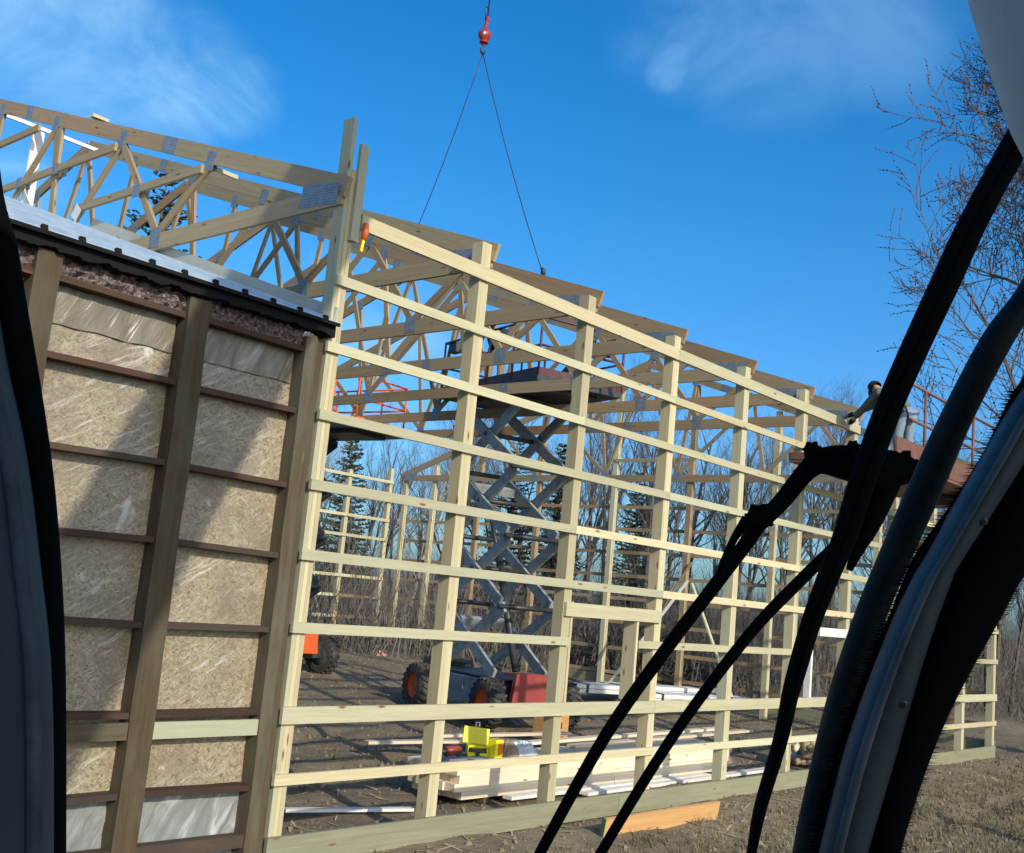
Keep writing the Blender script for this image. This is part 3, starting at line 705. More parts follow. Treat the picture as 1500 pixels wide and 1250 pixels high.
M_JEANS = plain('light_jeans', (0.20, 0.26, 0.32), 0.9, var=0.15, scale=9)
M_NAVY = plain('navy_jacket', (0.022, 0.03, 0.06), 0.9, var=0.2, scale=9)
M_BLACKCLOTH = plain('black_cloth', (0.016, 0.016, 0.018), 0.9, var=0.2)
M_TANCLOTH = plain('tan_work_trousers', (0.25, 0.18, 0.10), 0.9, var=0.15)
M_BOOT = plain('brown_boot', (0.06, 0.04, 0.028), 0.8)
def person(label, loc, yaw, bend, arms, coat, legs, hat, crouch=0.0, group=None, reach_world=False):
    """standing figure facing local +X; bend tips the trunk forward from the hips, arms = (target_right, target_left) as wrist positions in trunk space"""
    T = thing('person', label, 'person', loc, group)
    Rz = Matrix.Rotation(yaw, 4, 'Z'); O = Matrix.Translation(Vector(loc)) @ Rz
    hip = Vector((-0.10 * crouch, 0, 0.93 - 0.38 * crouch)); Bm = Matrix.Translation(hip) @ Matrix.Rotation(bend, 4, 'Y')
    J = {}
    J['pelvis'] = hip; 
    for k, v in dict(waist=(0.0, 0, 0.16), chest=(0.01, 0, 0.36), neckb=(0.0, 0, 0.54), neck=(0.02, 0, 0.62), head=(0.04, 0, 0.71), crown=(0.035, 0, 0.82), nose=(0.125, 0, 0.70)).items(): J[k] = Bm @ Vector(v)
    for s, nm in ((-1, 'r'), (1, 'l')):
        sh = Bm @ Vector((0.0, s * 0.19, 0.49)); J['sh' + nm] = sh
        wr = (O.inverted() if reach_world else Bm) @ Vector(arms[0] if s < 0 else arms[1])
        mid = (sh + wr) / 2; d = wr - sh; reach = max(0.0, 0.28 ** 2 - (d.length / 2) ** 2) ** 0.5
        J['el' + nm] = mid + Vector((-0.3, s * 0.5, -0.8)).normalized() * reach
        J['wr' + nm] = wr
        J['hd' + nm] = wr + (wr - J['el' + nm]).normalized() * 0.085
        J['hip' + nm] = hip + Vector((0, s * 0.10, -0.05))
        J['kn' + nm] = Vector((0.06 + 0.22 * crouch, s * 0.12, 0.50 - 0.02 * crouch)); J['an' + nm] = Vector((-0.02 - 0.08 * crouch, s * 0.12, 0.09)); J['to' + nm] = Vector((0.16, s * 0.14, 0.04))
    J = {k: O @ v for k, v in J.items()}
    names = ['pelvis', 'waist', 'chest', 'neckb', 'neck', 'head', 'crown', 'nose']; rad = [.135, .125, .15, .085, .055, .088, .07, .018]
    ed = [(0, 1), (1, 2), (2, 3), (3, 4), (4, 5), (5, 6), (5, 7)]
    pts = [J[n] for n in names]
    for s in 'rl':
        b0 = len(pts); pts += [J['sh' + s], J['el' + s], J['wr' + s], J['hd' + s]]; rad += [.058, .043, .030, .036]
        ed += [(2, b0), (b0, b0 + 1), (b0 + 1, b0 + 2), (b0 + 2, b0 + 3)]
        fw = (J['hd' + s] - J['wr' + s]).normalized(); sd = fw.cross(Vector((0, 0, 1))).normalized(); pal = sd.cross(fw)
        for q, ln in ((-1.5, .062), (-.5, .075), (.5, .08), (1.5, .07)):
            f0 = J['hd' + s] + sd * q * 0.021 + fw * .02; f1 = f0 + fw * ln * .55; f2 = f1 + (fw * .6 - pal * .6) * ln * .5
            k = len(pts); pts += [f0, f1, f2]; rad += [.010, .009, .008]; ed += [(b0 + 3, k), (k, k + 1), (k + 1, k + 2)]
        k = len(pts); tb = J['wr' + s] + fw * .03 + sd * .035; pts += [tb, tb + fw * .04 + sd * .025]; rad += [.012, .010]; ed += [(b0 + 2, k), (k, k + 1)]
        b1 = len(pts); pts += [J['hip' + s], J['kn' + s], J['an' + s], J['to' + s]]; rad += [.085, .058, .042, .035]
        ed += [(0, b1), (b1, b1 + 1), (b1 + 1, b1 + 2), (b1 + 2, b1 + 3)]
    skin('body', pts, ed, rad, M_SKIN, T)
    jp = [J[n] for n in ('pelvis', 'waist', 'chest', 'neckb')]; jr = [.155, .150, .172, .095]; je = [(0, 1), (1, 2), (2, 3)]
    for s in 'rl':
        k = len(jp); jp += [J['sh' + s], J['el' + s], J['wr' + s].lerp(J['el' + s], .08)]; jr += [.078, .062, .048]; je += [(2, k), (k, k + 1), (k + 1, k + 2)]
    skin('jacket', jp, je, jr, coat, T)
    tp = [J['pelvis']]; tr = [.125]; te = []
    for s in 'rl':
        k = len(tp); tp += [J['hip' + s], J['kn' + s], J['an' + s].lerp(J['kn' + s], .06)]; tr += [.092, .076, .066]; te += [(0, k), (k, k + 1), (k + 1, k + 2)]
    skin('trousers', tp, te, tr, legs, T)
    for s in 'rl':
        fw_ = (J['hd' + s] - J['wr' + s]).normalized()
        skin('glove', [J['wr' + s], J['hd' + s], J['hd' + s] + fw_ * .07], [(0, 1), (1, 2)], [.042, .048, .036], M_BLACKCLOTH, T)
        skin('boot', [J['an' + s], J['an' + s] + Vector((0, 0, -.05)), J['to' + s]], [(0, 1), (1, 2)], [.055, .05, .045], M_BOOT, T)
    up = (J['crown'] - J['neck']).normalized(); fw = (J['nose'] - J['head']).normalized(); sd = up.cross(fw)
    hb = MB(); hb.lathe([(.104, -.02), (.105, .03), (.085, .075), (.045, .10), (.001, .105)], J['head'] + up * .045 - fw * .01, up, 16)
    hb.tube([J['head'] + up * .05 + fw * .08, J['head'] + up * .04 + fw * .15], [.07, .03], 10)
    obj('cap', hb, hat, T)
    eb = MB()
    for q in (-1, 1): eb.lathe([(.001, -.010), (.010, 0), (.001, .010)], J['head'] + fw * .088 + sd * q * .032 + up * .02, fw, 8)
    obj('eyes', eb, M_BLACKCLOTH, T)
    return T
person('worker in grey-green jacket and pale jeans leaning out of the rust-brown basket', (10.0, -1.2, 4.70), R(72), R(52), ((10.52, -0.16, 5.74), (10.36, -0.22, 5.62)), M_GREENCOAT, M_JEANS, M_BLACKCLOTH, reach_world=True)
person('worker in dark navy jacket bending on the red-railed scissor lift deck', tuple(ML @ Vector((0.3, 0.35, 5.90))), R(-150), R(48), ((0.30, -0.22, 0.55), (0.32, 0.2, 0.6)), M_NAVY, M_TANCLOTH, M_BLACKCLOTH)
person('worker in black crouching at the outer end of the scissor lift deck', tuple(ML @ Vector((-1.65, -0.2, 5.90))), R(-60), R(30), ((0.42, -0.2, 0.50), (0.40, 0.2, 0.42)), M_BLACKCLOTH, M_NAVY, M_NAVY, crouch=0.8)

# ------------------------------------------------------------------ crane hook and slings
tip = Vector((3.75, 2.24, 12.4)); bc = Vector((3.70, 2.22, 9.70))
hk = thing('crane_hook', 'red overhaul ball and hook hanging on a steel cable against the sky', 'crane hook', tuple(bc))
K = 0.56
def sc_(mb):
    mb.v = [tuple(bc + (Vector(v) - bc) * K) for v in mb.v]; return mb
obj('ball', sc_(MB().lathe([(.001, .20), (.05, .195), (.06, .16), (.115, .105), (.152, .045), (.158, 0), (.148, -.055), (.11, -.115), (.075, -.15), (.07, -.165), (.11, -.17), (.11, -.20), (.06, -.215), (.001, -.22)], bc, n=22)), M_BALL, hk)
obj('swivel', sc_(MB().box(bc + Vector((0.02, 0, .32)), (.07, .05, .20)).box(bc + Vector((0.035, 0, .44)), (.10, .06, .09)).tube([bc + Vector((0, 0, .18)), bc + Vector((.02, 0, .28))], .04, 8)), M_BALL, hk)
obj('hook', sc_(MB().tube([bc + Vector((0, 0, -.20)), bc + Vector((-.01, 0, -.30)), bc + Vector((-.07, 0, -.37)), bc + Vector((-.06, 0, -.45)), bc + Vector((0.0, 0, -.48)), bc + Vector((.06, 0, -.43)), bc + Vector((.05, 0, -.37))], [.035, .03, .028, .032, .03, .022, .012], 8)), M_DARKSTEEL, hk)
obj('badge', sc_(MB().lathe([(.001, .163), (.03, .160), (.035, .150)], bc, -CF, 12)), M_WHITE, hk)
cb0 = bc + Vector((.04, 0, .46)) * K
obj('cable', MB().tube([cb0, tip], .011, 6).tube([bc + Vector((.05, 0, .30)) * K, bc + Vector((-.08, 0, .60)) * K, bc + Vector((-.03, 0, .72)) * K, cb0 + Vector((0, 0, .14))], .009, 6), M_CABLE, hk)
X3 = 2 * B + 0.09
sl_ = thing('wire_sling', 'two-leg wire sling spread from the crane hook to the roof truss', 'sling', tuple(bc + Vector((0, 0, -.26))))
lo = bc + Vector((0.0, 0, -.26))
for yb in (3.24, 0.86):
    e = Vector((X3, yb, ztop(yb) + .02))
    mids = [lo.lerp(e, q) - Vector((0, 0, 0.10 * 4 * q * (1 - q))) for q in np.linspace(0, 1, 9)]
    obj('sling_leg', MB().tube(mids, .0065, 6), M_CABLE, sl_)
    obj('shackle', MB().tube([mids[-2].lerp(mids[-1], .82), e + Vector((0, .0, .05)), e + Vector((0.03, .02, -.04))], [.02, .032, .03], 8), M_DARKSTEEL, sl_)

# ------------------------------------------------------------------ lumber and loose things on the site
GRP = 'boards in the stack behind the skirt board'
def stack_board(x0, x1, y, z, h, t, lab, grp, mat=M_FRESH, dz=0.0):
    o = board('lumber_board', (x0, y, z), (x1, y + random.uniform(-.006, .006), z + dz), h, t, mat)
    return tag(o, lab, 'lumber', grp)
for r_, (z, hh) in enumerate(((0.105, .089), (0.195, .089), (0.285, .089), (0.375, .089))):
    for c_ in range(5):
        y = 1.16 + c_ * 0.155
        x0 = 3.30 + (0.10 if r_ % 2 == 0 else 0.0) + random.uniform(-.03, .03)
        xm = x0 + random.choice((2.0, 2.55, 3.05)) + random.uniform(-.1, .1)
        front = c_ == 0
        lab = 'pale sawn board in the long stack just inside the skirt board' 
        stack_board(x0, xm - .006, y, z, hh, .146, lab, GRP)
        stack_board(xm, 9.3 + random.uniform(-.2, .2), y, z + random.uniform(-.003, .003), hh, .146, lab, GRP)
for k, (x0, x1) in enumerate(((4.1, 8.6), (5.4, 10.6))):
    tag(board('lumber_board', (x0, 0.98 - .14 * k, 0.06 - .02 * k), (x1, 1.00 - .10 * k, 0.05), .04, .14, M_WHITE), ['whitish board lying lengthwise under the front of the lumber stack', 'whitish board lying on the ground nearest the skirt board'][k], 'lumber')
for k, xx in enumerate((3.9, 5.6, 7.4, 8.9)):
    tag(board('bearer', (xx, 1.12, 0.02), (xx, 1.86, 0.02), .075, .09, M_OLD), 'short dark bearer under the long lumber stack', 'bearer', 'bearers under the lumber stack')
for k, (x0, y0, x1, y1, z, lab) in enumerate(((5.4, 2.00, 11.0, 2.18, 0.46, 'long orange-tinged board lying along the back of the lumber stack'), (6.2, 1.70, 11.6, 1.95, 0.442, 'pale board lying on top of the lumber stack beside the plastic wrap'), (4.6, 4.00, 7.2, 3.45, 0.20, 'pale board lying on the earth left of the yellow toolbox'), (5.9, 3.9, 8.5, 3.5, 0.26, 'second pale board lying across the first left of the yellow toolbox'))):
    tag(board('lumber_board', (x0, y0, z), (x1, y1, z + .01), .040, .14, M_FRESH), lab, 'lumber')
tag(board('lumber_board', (1.22, 1.42, 0.07), (2.6, 1.02, 0.045), .03, .10, M_WHITE), 'short white board lying on the earth beside the corner post', 'lumber')
tag(board('plank', (3.86, -0.56, 0.035), (6.07, -0.64, 0.060), .235, .045, M_ORANGE, up=(0, -0.16, 1)), 'orange plywood plank with a green end standing on edge outside the skirt board', 'plank')
pk = bpy.data.objects[-1] if False else [o for o in COL.objects if o.name.startswith('plank')][-1]
gend = MB().box((-1.108, 0, 0), (0.012, .047, .237)); ge = link('end_seal', gend.mesh('end_seal'), plain('green_end_paint', (0.02, 0.10, 0.06), .6)); ge.parent = pk
# wrapped lumber packs further in
for k, (x, y, L_, lab) in enumerate(((15.4, 7.95, 1.7, 'small pack of white boards beyond the window opening'), (18.6 - 1.0, 7.55, 3.4, 'long pack of white boards beside the gable wall'), (16.2, 6.0, 3.2, 'low pack of white boards in front of the gable wall'))):
    a = Vector((x, y, 0.32)); d = Vector((0.93, -0.36, 0))
    p_ = thing('lumber_pack', lab, 'lumber pack', (x, y, 0.3))
    for r_ in range(2):
        for c_ in range(4):
            off = Vector((0.36, 0.93, 0)) * (c_ - 1.5) * .16 + Vector((0, 0, .10 * r_ + .05))
            board('plank', a + off - d * L_ / 2, a + off + d * L_ / 2, .088, .15, M_WHITE, p_)
    for q in (-.3, .3):
        cpt = a + d * L_ * q
        obj('strap', MB().box(cpt + Vector((0, 0, .11)), (.06, .66, .20), Matrix.Rotation(math.atan2(-.36, .93), 3, 'Z')), M_DARKSTEEL, p_)
# yellow toolbox with open lid
tb_c = Vector((4.08, 1.50, 0.422))
tbx = thing('toolbox', 'bright yellow toolbox with its lid open on the lumber stack', 'toolbox', tuple(tb_c))
TR = Matrix.Rotation(R(-40), 3, 'Z')
def tbox(c, size, M=None, mb=None): return (mb or MB()).box(tb_c + TR @ Vector(c), size, TR @ M if M else TR)
bm_ = tbox((0, .085, .075), (.24, .012, .15)); tbox((0, -.085, .035), (.24, .012, .07), mb=bm_); tbox((-.114, 0, .075), (.012, .17, .15), mb=bm_); tbox((.114, 0, .075), (.012, .17, .15), mb=bm_); tbox((0, 0, .008), (.24, .17, .014), mb=bm_); tbox((0, -.085, .142), (.24, .014, .018), mb=bm_)
obj('box', bm_, M_YELLOW, tbx)
obj('tray', tbox((0, -.02, .06), (.19, .10, .09)), M_DARKSTEEL, tbx)
obj('lid', tbox((-.01, .10, .245), (.31, .04, .19), Matrix.Rotation(-.18, 3, 'X') @ Matrix.Rotation(.07, 3, 'Y')), M_YELLOW, tbx)
obj('latch', tbox((0, -.094, .05), (.05, .012, .05)), M_DARKSTEEL, tbx)
hp = [tb_c + TR @ Vector(q) for q in ((-.02, .10, .34), (-.02, .10, .40), (.02, .10, .40), (.02, .10, .34))]
obj('handle', MB().tube(hp, .011, 6), M_WHITE, tbx)
bx2 = thing('fastener_box', 'small yellow and orange box beside the open toolbox', 'box', (4.36, 1.46, .422))
obj('carton', MB().box((4.36, 1.46, .53), (.14, .14, .21)), M_YELLOW, bx2)
obj('stripe', MB().box((4.36, 1.386, .525), (.04, .008, .13)).box((4.405, 1.386, .525), (.022, .008, .11)), M_ORANGEP, bx2)
dr = thing('power_tool', 'red power tool lying on the stack left of the yellow toolbox', 'power tool', (3.800, 1.620, 0.447))
obj('motor', MB().tube([(3.680, 1.620, 0.497), (3.900, 1.620, 0.502)], [.06, .055], 10), M_RED, dr)
obj('grip', MB().tube([(3.820, 1.620, 0.487), (3.880, 1.560, 0.447), (3.940, 1.520, 0.442)], [.035, .03, .03], 8), M_DARKSTEEL, dr)
obj('chuck', MB().tube([(3.600, 1.620, 0.497), (3.680, 1.620, 0.497)], [.02, .04], 8), M_DARKSTEEL, dr)
lv = thing('tool_case', 'flat dark tool case lying on the near edge of the lumber stack', 'tool case', (3.680, 1.320, 0.422))
obj('case', MB().box((3.700, 1.320, 0.447), (.62, .16, .05), Matrix.Rotation(-.12, 3, 'Z'), top=(.97, .85)), M_CHASSIS, lv)
obj('clasp', MB().box((3.700, 1.240, 0.452), (.08, .02, .03)), M_DARKSTEEL, lv)
def rag(name, c, sx, sy, h, mat, seed):
    n = 14; mb = MB(); vs = []
    for j in range(n + 1):
        for i in range(n + 1):
            u, v = i / n - .5, j / n - .5; d = max(0, 1 - (u * u + v * v) * 4)
            z = h * d * (0.55 + 0.75 * abs(mnoise.noise((u * 5 + seed, v * 5, seed)))) 
            vs.append((c[0] + u * sx, c[1] + v * sy, c[2] + z))
    mb.add(vs, [(j * (n + 1) + i, j * (n + 1) + i + 1, (j + 1) * (n + 1) + i + 1, (j + 1) * (n + 1) + i) for j in range(n) for i in range(n)])
    return obj(name, mb, mat)
tag(rag('plastic_wrap', (4.90, 1.50, .42), .60, .34, .24, M_CLEARBAG, 3.0), 'crumpled clear plastic wrap on the lumber stack right of the yellow toolbox', 'plastic wrap')
tag(rag('paper_sack', (4.66, 1.48, .42), .34, .26, .24, plain('brown_paper', (.25, .18, .14), .8), 8.0), 'torn brown paper sack between the toolbox and the plastic wrap', 'sack')
tag(rag('rag', (15.3, 15.4, .36), .5, .4, .18, plain('pink_rag', (.55, .22, .16), .8), 5.0), 'small pink rag on the earth inside the far wall', 'rag')
bk = thing('step_box', 'tan wooden step box on the earth under the scissor lift', 'box', (8.6, 3.95, .1))
obj('case', MB().box((8.6, 3.95, .32), (.55, .30, .36)), M_ORANGE, bk); obj('hole', MB().box((8.62, 3.795, .34), (.14, .012, .10)), M_DARKSTEEL, bk)
# split firewood heap by the wall
for k in range(26):
    a = random.uniform(0, 6.28); c = Vector((11.9 + random.uniform(-.45, .45), .95 + random.uniform(-.3, .3), .10 + .11 * (k % 3)))
    d = Vector((math.cos(a), math.sin(a) * .6, random.uniform(-.12, .12))) * random.uniform(.12, .24)
    tag(obj('firewood', MB().tube([c - d, c + d], [random.uniform(.05, .075)] * 2, 5), M_FRESH if k % 2 else M_TRUSS), 'split offcut in the small heap inside the wall by the pillar', 'offcut', 'offcuts heaped inside the wall')

# stuff on the ground: clods, straw and chips, grass outside
def scatter(name, n, fn, shape, mat, label):
    mb = MB()
    for _ in range(n):
        x, y = fn()
        shape(mb, x, y, gz(x, y))
    return tag(obj(name, mb, mat), label, kind='stuff')
def clod(mb, x, y, z):
    s_ = random.uniform(.012, .05) * (1.6 if random.random() < .08 else 1); p = [Vector((x + random.uniform(-1, 1) * s_, y + random.uniform(-1, 1) * s_, z - .4 * s_)) for _ in range(4)] + [Vector((x, y, z + s_ * random.uniform(.5, 1.1)))]
    mb.add(p, [(0, 1, 4), (1, 2, 4), (2, 3, 4), (3, 0, 4)])
def chip(mb, x, y, z):
    a = random.uniform(0, 6.28); l = random.uniform(.03, .13); d = Vector((math.cos(a), math.sin(a), random.uniform(-.1, .2))) * l; s_ = Vector((-d.y, d.x, 0)) * random.uniform(.06, .16)
    c = Vector((x, y, z + .012)); mb.add([c - d - s_, c + d - s_, c + d + s_, c - d + s_], [(0, 1, 2, 3)])
def blade(mb, x, y, z):
    for _ in range(4):
        a = random.uniform(0, 6.28); h = random.uniform(.03, .10); o = Vector((x + random.uniform(-.05, .05), y + random.uniform(-.05, .05), z))
        d = Vector((math.cos(a), math.sin(a), 0)); sw = Vector((-d.y, d.x, 0)) * .006
        mb.add([o - sw, o + sw, o + d * random.uniform(.3, 1.1) * h + Vector((0, 0, h))], [(0, 1, 2)])
scatter('soil_clods', 16000, lambda: (random.uniform(0, 22), -3.5 + 20 * random.random() ** 1.6), clod, M_GROUND, 'loose clods of brown earth')
scatter('wood_chips', 1500, lambda: (random.uniform(0.5, 16), random.gauss(0.2, 2.2)), chip, M_STRAW, 'pale wood chips and straw trodden into the earth')
scatter('dry_grass', 17000, lambda: (random.uniform(2, 28), -0.7 - 7.5 * random.random()), blade, M_TURF, 'short dry grass outside the frame')

# ------------------------------------------------------------------ trees
def rndperp(d):
    v = Vector((random.gauss(0, 1), random.gauss(0, 1), random.gauss(0, 1))); v = v - d * v.dot(d); return v.normalized()
def grow(mb, p, d, L, r, lvl, maxl, kids, spread, tips, up=0.25, mid=None, first=1.0):
    segs = 4 if lvl < 2 else 3; pts = [p]; dirs = [d]
    for i in range(segs):
        d = (d + rndperp(d) * (0.10 if lvl == 0 else 0.20) + Vector((0, 0, up * 0.25 if lvl else 0))).normalized()
        p = p + d * (L / segs); pts.append(p); dirs.append(d)
    re = r * (0.22 if lvl else 0.30)
    rad = [r + (re - r) * i / segs for i in range(segs + 1)]
    (mid if (lvl == 0 and mid is not None) else mb).tube(pts, rad, 6 if lvl == 0 else (4 if lvl < 2 else 3), cap=False)
    if lvl >= maxl: tips.append((p, d)); return
    n = kids[lvl]
    for k in range(n):
        q = (0.28 if lvl == 0 else 0.2) + (0.98 - (0.28 if lvl == 0 else 0.2)) * (k + random.random() * .8) / n
        i = min(segs - 1, int(q * segs)); f = q * segs - i
        pp = pts[i].lerp(pts[i + 1], f); dd = dirs[i + 1]
        ang = spread * random.uniform(.7, 1.25)
        nd = (dd * math.cos(ang) + rndperp(dd) * math.sin(ang)); nd = (nd + Vector((0, 0, up))).normalized()
        ln = L * (0.62 if lvl else 0.50) * random.uniform(.7, 1.1) * (1.15 - 0.55 * q if lvl == 0 else 1 - 0.3 * q)
        grow(mb, pp, nd, ln * (first if lvl == 0 else 1), max(0.004 if first == 1.0 else 0.011, rad[i] * random.uniform(.42, .6)), lvl + 1, maxl, kids, spread, tips, up, mid, first)
def tree_mesh(H, r, kids, spread, maxl=4, up=0.25, seed=1, first=1.0):
    random.seed(seed); mb, tr, tips = MB(), MB(), []
    grow(mb, Vector((0, 0, -.3)), Vector((random.uniform(-.05, .05), random.uniform(-.05, .05), 1)).normalized(), H, r, 0, maxl, kids, spread, tips, up, tr, first)
    return tr.mesh('trunk'), mb.mesh('crown'), tips
def tree(name, meshes, mats, loc, rz, sc, label, group=None, cat='tree'):
    T = tag(bpy.data.objects.new(name, None), label, cat, group); COL.objects.link(T)
    T.location = loc; T.rotation_euler = (0, 0, rz); T.scale = (sc, sc, sc)
    for nm, me, mt in zip(('trunk', 'crown'), meshes, mats):
        o = bpy.data.objects.new(nm, me); COL.objects.link(o); o.parent = T
        if not me.materials: me.materials.append(mt)
    return T
VAR = [tree_mesh(11, .16, (11, 6, 5, 4), .75, 4, .30, 21), tree_mesh(12, .17, (10, 6, 5, 4), .62, 4, .42, 22), tree_mesh(9.5, .12, (12, 6, 5, 3), .85, 4, .22, 23), tree_mesh(10.5, .13, (9, 7, 5, 4), .55, 4, .5, 24)]
PALE = [(a.copy(), b.copy(), c) for a, b, c in VAR[:2]]
random.seed(99)
cam2 = Vector((CAM.x, CAM.y, 0))
def at(bearing, dist):
    """ground point at a compass bearing (degrees from +X towards +Y) and distance from the machine"""
    x, y = CAM.x + math.cos(R(bearing)) * dist, CAM.y + math.sin(R(bearing)) * dist
    return Vector((x, y, gz(x, y)))
k = 0
for bear in np.arange(9.5, 62, 0.62):
    b_ = float(bear) + random.uniform(-.45, .45); dist = random.uniform(40, 66) if b_ > 22 else random.uniform(36, 60)
    v = VAR[k % 4]; k += 1
    lowside = 0.62 if b_ > 46 else (0.70 if b_ > 30 else (0.72 if b_ > 25 else 0.76))
    s_ = random.uniform(.82, 1.15) * lowside * dist / 48
    tree('bare_tree', v[:2], (M_BARK, M_BARK), at(b_, dist), random.uniform(0, 6.28), s_, 'leafless grey tree in the woods behind the barn frame', 'leafless trees in the woods')
for bear, dist, s_, tilt in ((53.0, 38, .62, .5), (50.2, 40, .7, -.35), (56.3, 37, .5, .6), (46, 41, .6, .2)):
    v = PALE[k % 2]; k += 1
    t_ = tree('pale_tree', v[:2], (M_BARKPALE, M_BARKPALE), at(bear, dist), random.uniform(0, 6.28), s_, 'pale leaning leafless tree behind the far wall of the frame', 'pale leaning trees')
    t_.rotation_euler = (tilt * .6, tilt * .5, random.uniform(0, 6.28))
# the large tree at the right
tm_, cm_, tips = tree_mesh(16.4, .24, (30, 11, 8, 6), .90, 4, .30, 5, 0.86)
bt = tree('budding_tree', (tm_, cm_), (M_BARK, M_BARKRED), (19.4, -2.7, -.1), 2.1, 1.0, 'tall leafless tree with red-brown buds standing right of the barn frame')
bb = MB()
for p_, d_ in tips:
    for q in range(6):
        c = p_ - d_ * (.08 * q) + rndperp(d_) * .015; s_ = random.uniform(.011, .019); u_ = rndperp(d_)
        bb.add([c - d_ * s_ * 2, c + u_ * s_, c - u_ * s_, c + d_ * s_ * 2], [(0, 1, 3), (0, 3, 2)])
o = obj('buds', bb, M_BUD); o.parent = bt; o['kind'] = 'stuff'
# conifers
def conifer_mesh(H, Rm, seed, droop=.35):
    random.seed(seed); tr, mb = MB(), MB()
    tr.tube([(0, 0, -.3), (0, 0, H * .6), (0, 0, H)], [H * .016, H * .009, .01], 7, cap=False)
    z = H * .08
    while z < H * .985:
        q = z / H; nb = 6 if q < .9 else 4
        for b_ in range(nb):
            a = random.uniform(0, 6.28); L = Rm * (1 - q) ** .8 * random.uniform(.6, 1.1) + .12
            d = Vector((math.cos(a), math.sin(a), .12 - droop * (1 - q)))
            n = max(4, int(L * 9))
            for i in range(n):
                f = (i + random.random()) / n; c = Vector((0, 0, z + random.uniform(-.05, .05))) + d * L * f + Vector((0, 0, .18 * L * f * f))
                for s in (-1, 1):
                    sd = Vector((-d.y, d.x, random.uniform(-.5, .15))) * s * random.uniform(.10, .30) * (1.15 - f) * (.5 + L * .32) + d * .16
                    wv = Vector((random.uniform(-.05, .05), random.uniform(-.05, .05), random.uniform(.03, .09)))
                    mb.add([c - wv, c + sd, c + wv], [(0, 1, 2)])
        z += H * .021 * random.uniform(.8, 1.2)
    return tr.mesh('trunk'), mb.mesh('crown')
C1, C2 = conifer_mesh(16, 4.3, 31), conifer_mesh(9, 1.9, 32)
for lab, v, bear, dist, s_ in (('dark spruce rising behind the roof trusses above the old shed', C1, 60.6, 44, 1.10), ('dark spruce beyond the far wall next to the corner post', C2, 51.9, 50, .93), ('dark spruce behind the second far wall post', C2, 49.6, 48, .90), ('spruce standing behind the scissor lift', C1, 41.0, 46, .52), ('spruce right of the scissor lift behind the gable posts', C2, 38.6, 50, .95), ('small spruce low behind the middle of the gable wall', C2, 34.5, 47, .80)):
    p_ = at(bear, dist)
    tree('spruce_tree', v, (M_BARK, M_NEEDLE), p_, random.uniform(0, 6.28), s_, lab, 'spruces behind the barn frame')
# brush at the edge of the woods
random.seed(5); mb = MB()
for _ in range(12500):
    b_ = random.uniform(6, 63); dist = 31 + 33 * random.random() ** 1.3
    if b_ < 25: dist = 33 + 30 * random.random()
    p_ = at(b_, dist); h = random.uniform(.6, 2.9) * (1.0 if random.random() < .75 else 1.5)
    ln = Vector((random.gauss(0, .30), random.gauss(0, .30), 1)) * h; sw = Vector((math.sin(R(b_)), -math.cos(R(b_)), 0)) * random.uniform(.008, .022)
    mid = p_ + ln * .5 + Vector((random.gauss(0, .08), random.gauss(0, .08), 0)) * h
    mb.add([p_ - sw, p_ + sw, mid + sw * .6, mid - sw * .6, p_ + ln], [(0, 1, 2, 3), (3, 2, 4)])
    for q in range(2):
        f = random.uniform(.3, .8); c = p_.lerp(p_ + ln, f); e = c + Vector((random.gauss(0, .3), random.gauss(0, .3), random.uniform(.2, .6))) * h * .4
        mb.add([c - sw * .6, c + sw * .6, e], [(0, 1, 2)])
tag(obj('undergrowth', mb, M_BRUSH), 'tangled grey brush along the edge of the woods', kind='stuff')
# brush heap past the gable wall
mb = MB()
for _ in range(1500):
    a, q = random.uniform(0, 6.28), random.random() ** .5
    x, y = 21.5 + math.cos(a) * q * 2.0, 11.0 + math.sin(a) * q * 2.6; z = gz(x, y) + (1 - q * q) * 1.35 * random.random()
    d = Vector((random.gauss(0, 1), random.gauss(0, 1), random.gauss(0, .25))).normalized() * random.uniform(.3, .9)
    mb.tube([Vector((x, y, z)) - d, Vector((x, y, z)) + d], [.022, .008], 3, cap=False)
tag(obj('brush_heap', mb, M_BARKRED), 'heap of cut branches lying past the gable wall', kind='stuff')


# ------------------------------------------------------------------ the machine we sit in: cab pillars, seals, wiper, boom (metres, world space)
LEFT_SEAL = [[-5.6956, -6.5529, 2.7301, -5.6786, -6.5728, 2.7325], [-5.6763, -6.5576, 2.6555, -5.6592, -6.5775, 2.658], [-5.6608, -6.5658, 2.6156, -5.6445, -6.5849, 2.6179], [-5.6483, -6.5706, 2.5747, -5.6327, -6.5888, 2.5769], [-5.6384, -6.5729, 2.5363, -5.6214, -6.5928, 2.5387], [-5.628, -6.5771, 2.5031, -5.6117, -6.5961, 2.5055], [-5.6129, -6.5839, 2.4591, -5.5992, -6.5999, 2.4611], [-5.5998, -6.5881, 2.4131, -5.5872, -6.6028, 2.4149], [-5.5846, -6.592, 2.3553, -5.5739, -6.6045, 2.3568], [-5.5671, -6.5954, 2.2845, -5.5594, -6.6045, 2.2856], [-5.5507, -6.5951, 2.2026, -5.5444, -6.6025, 2.2035], [-5.5307, -6.5917, 2.09, -5.5244, -6.599, 2.0909]]
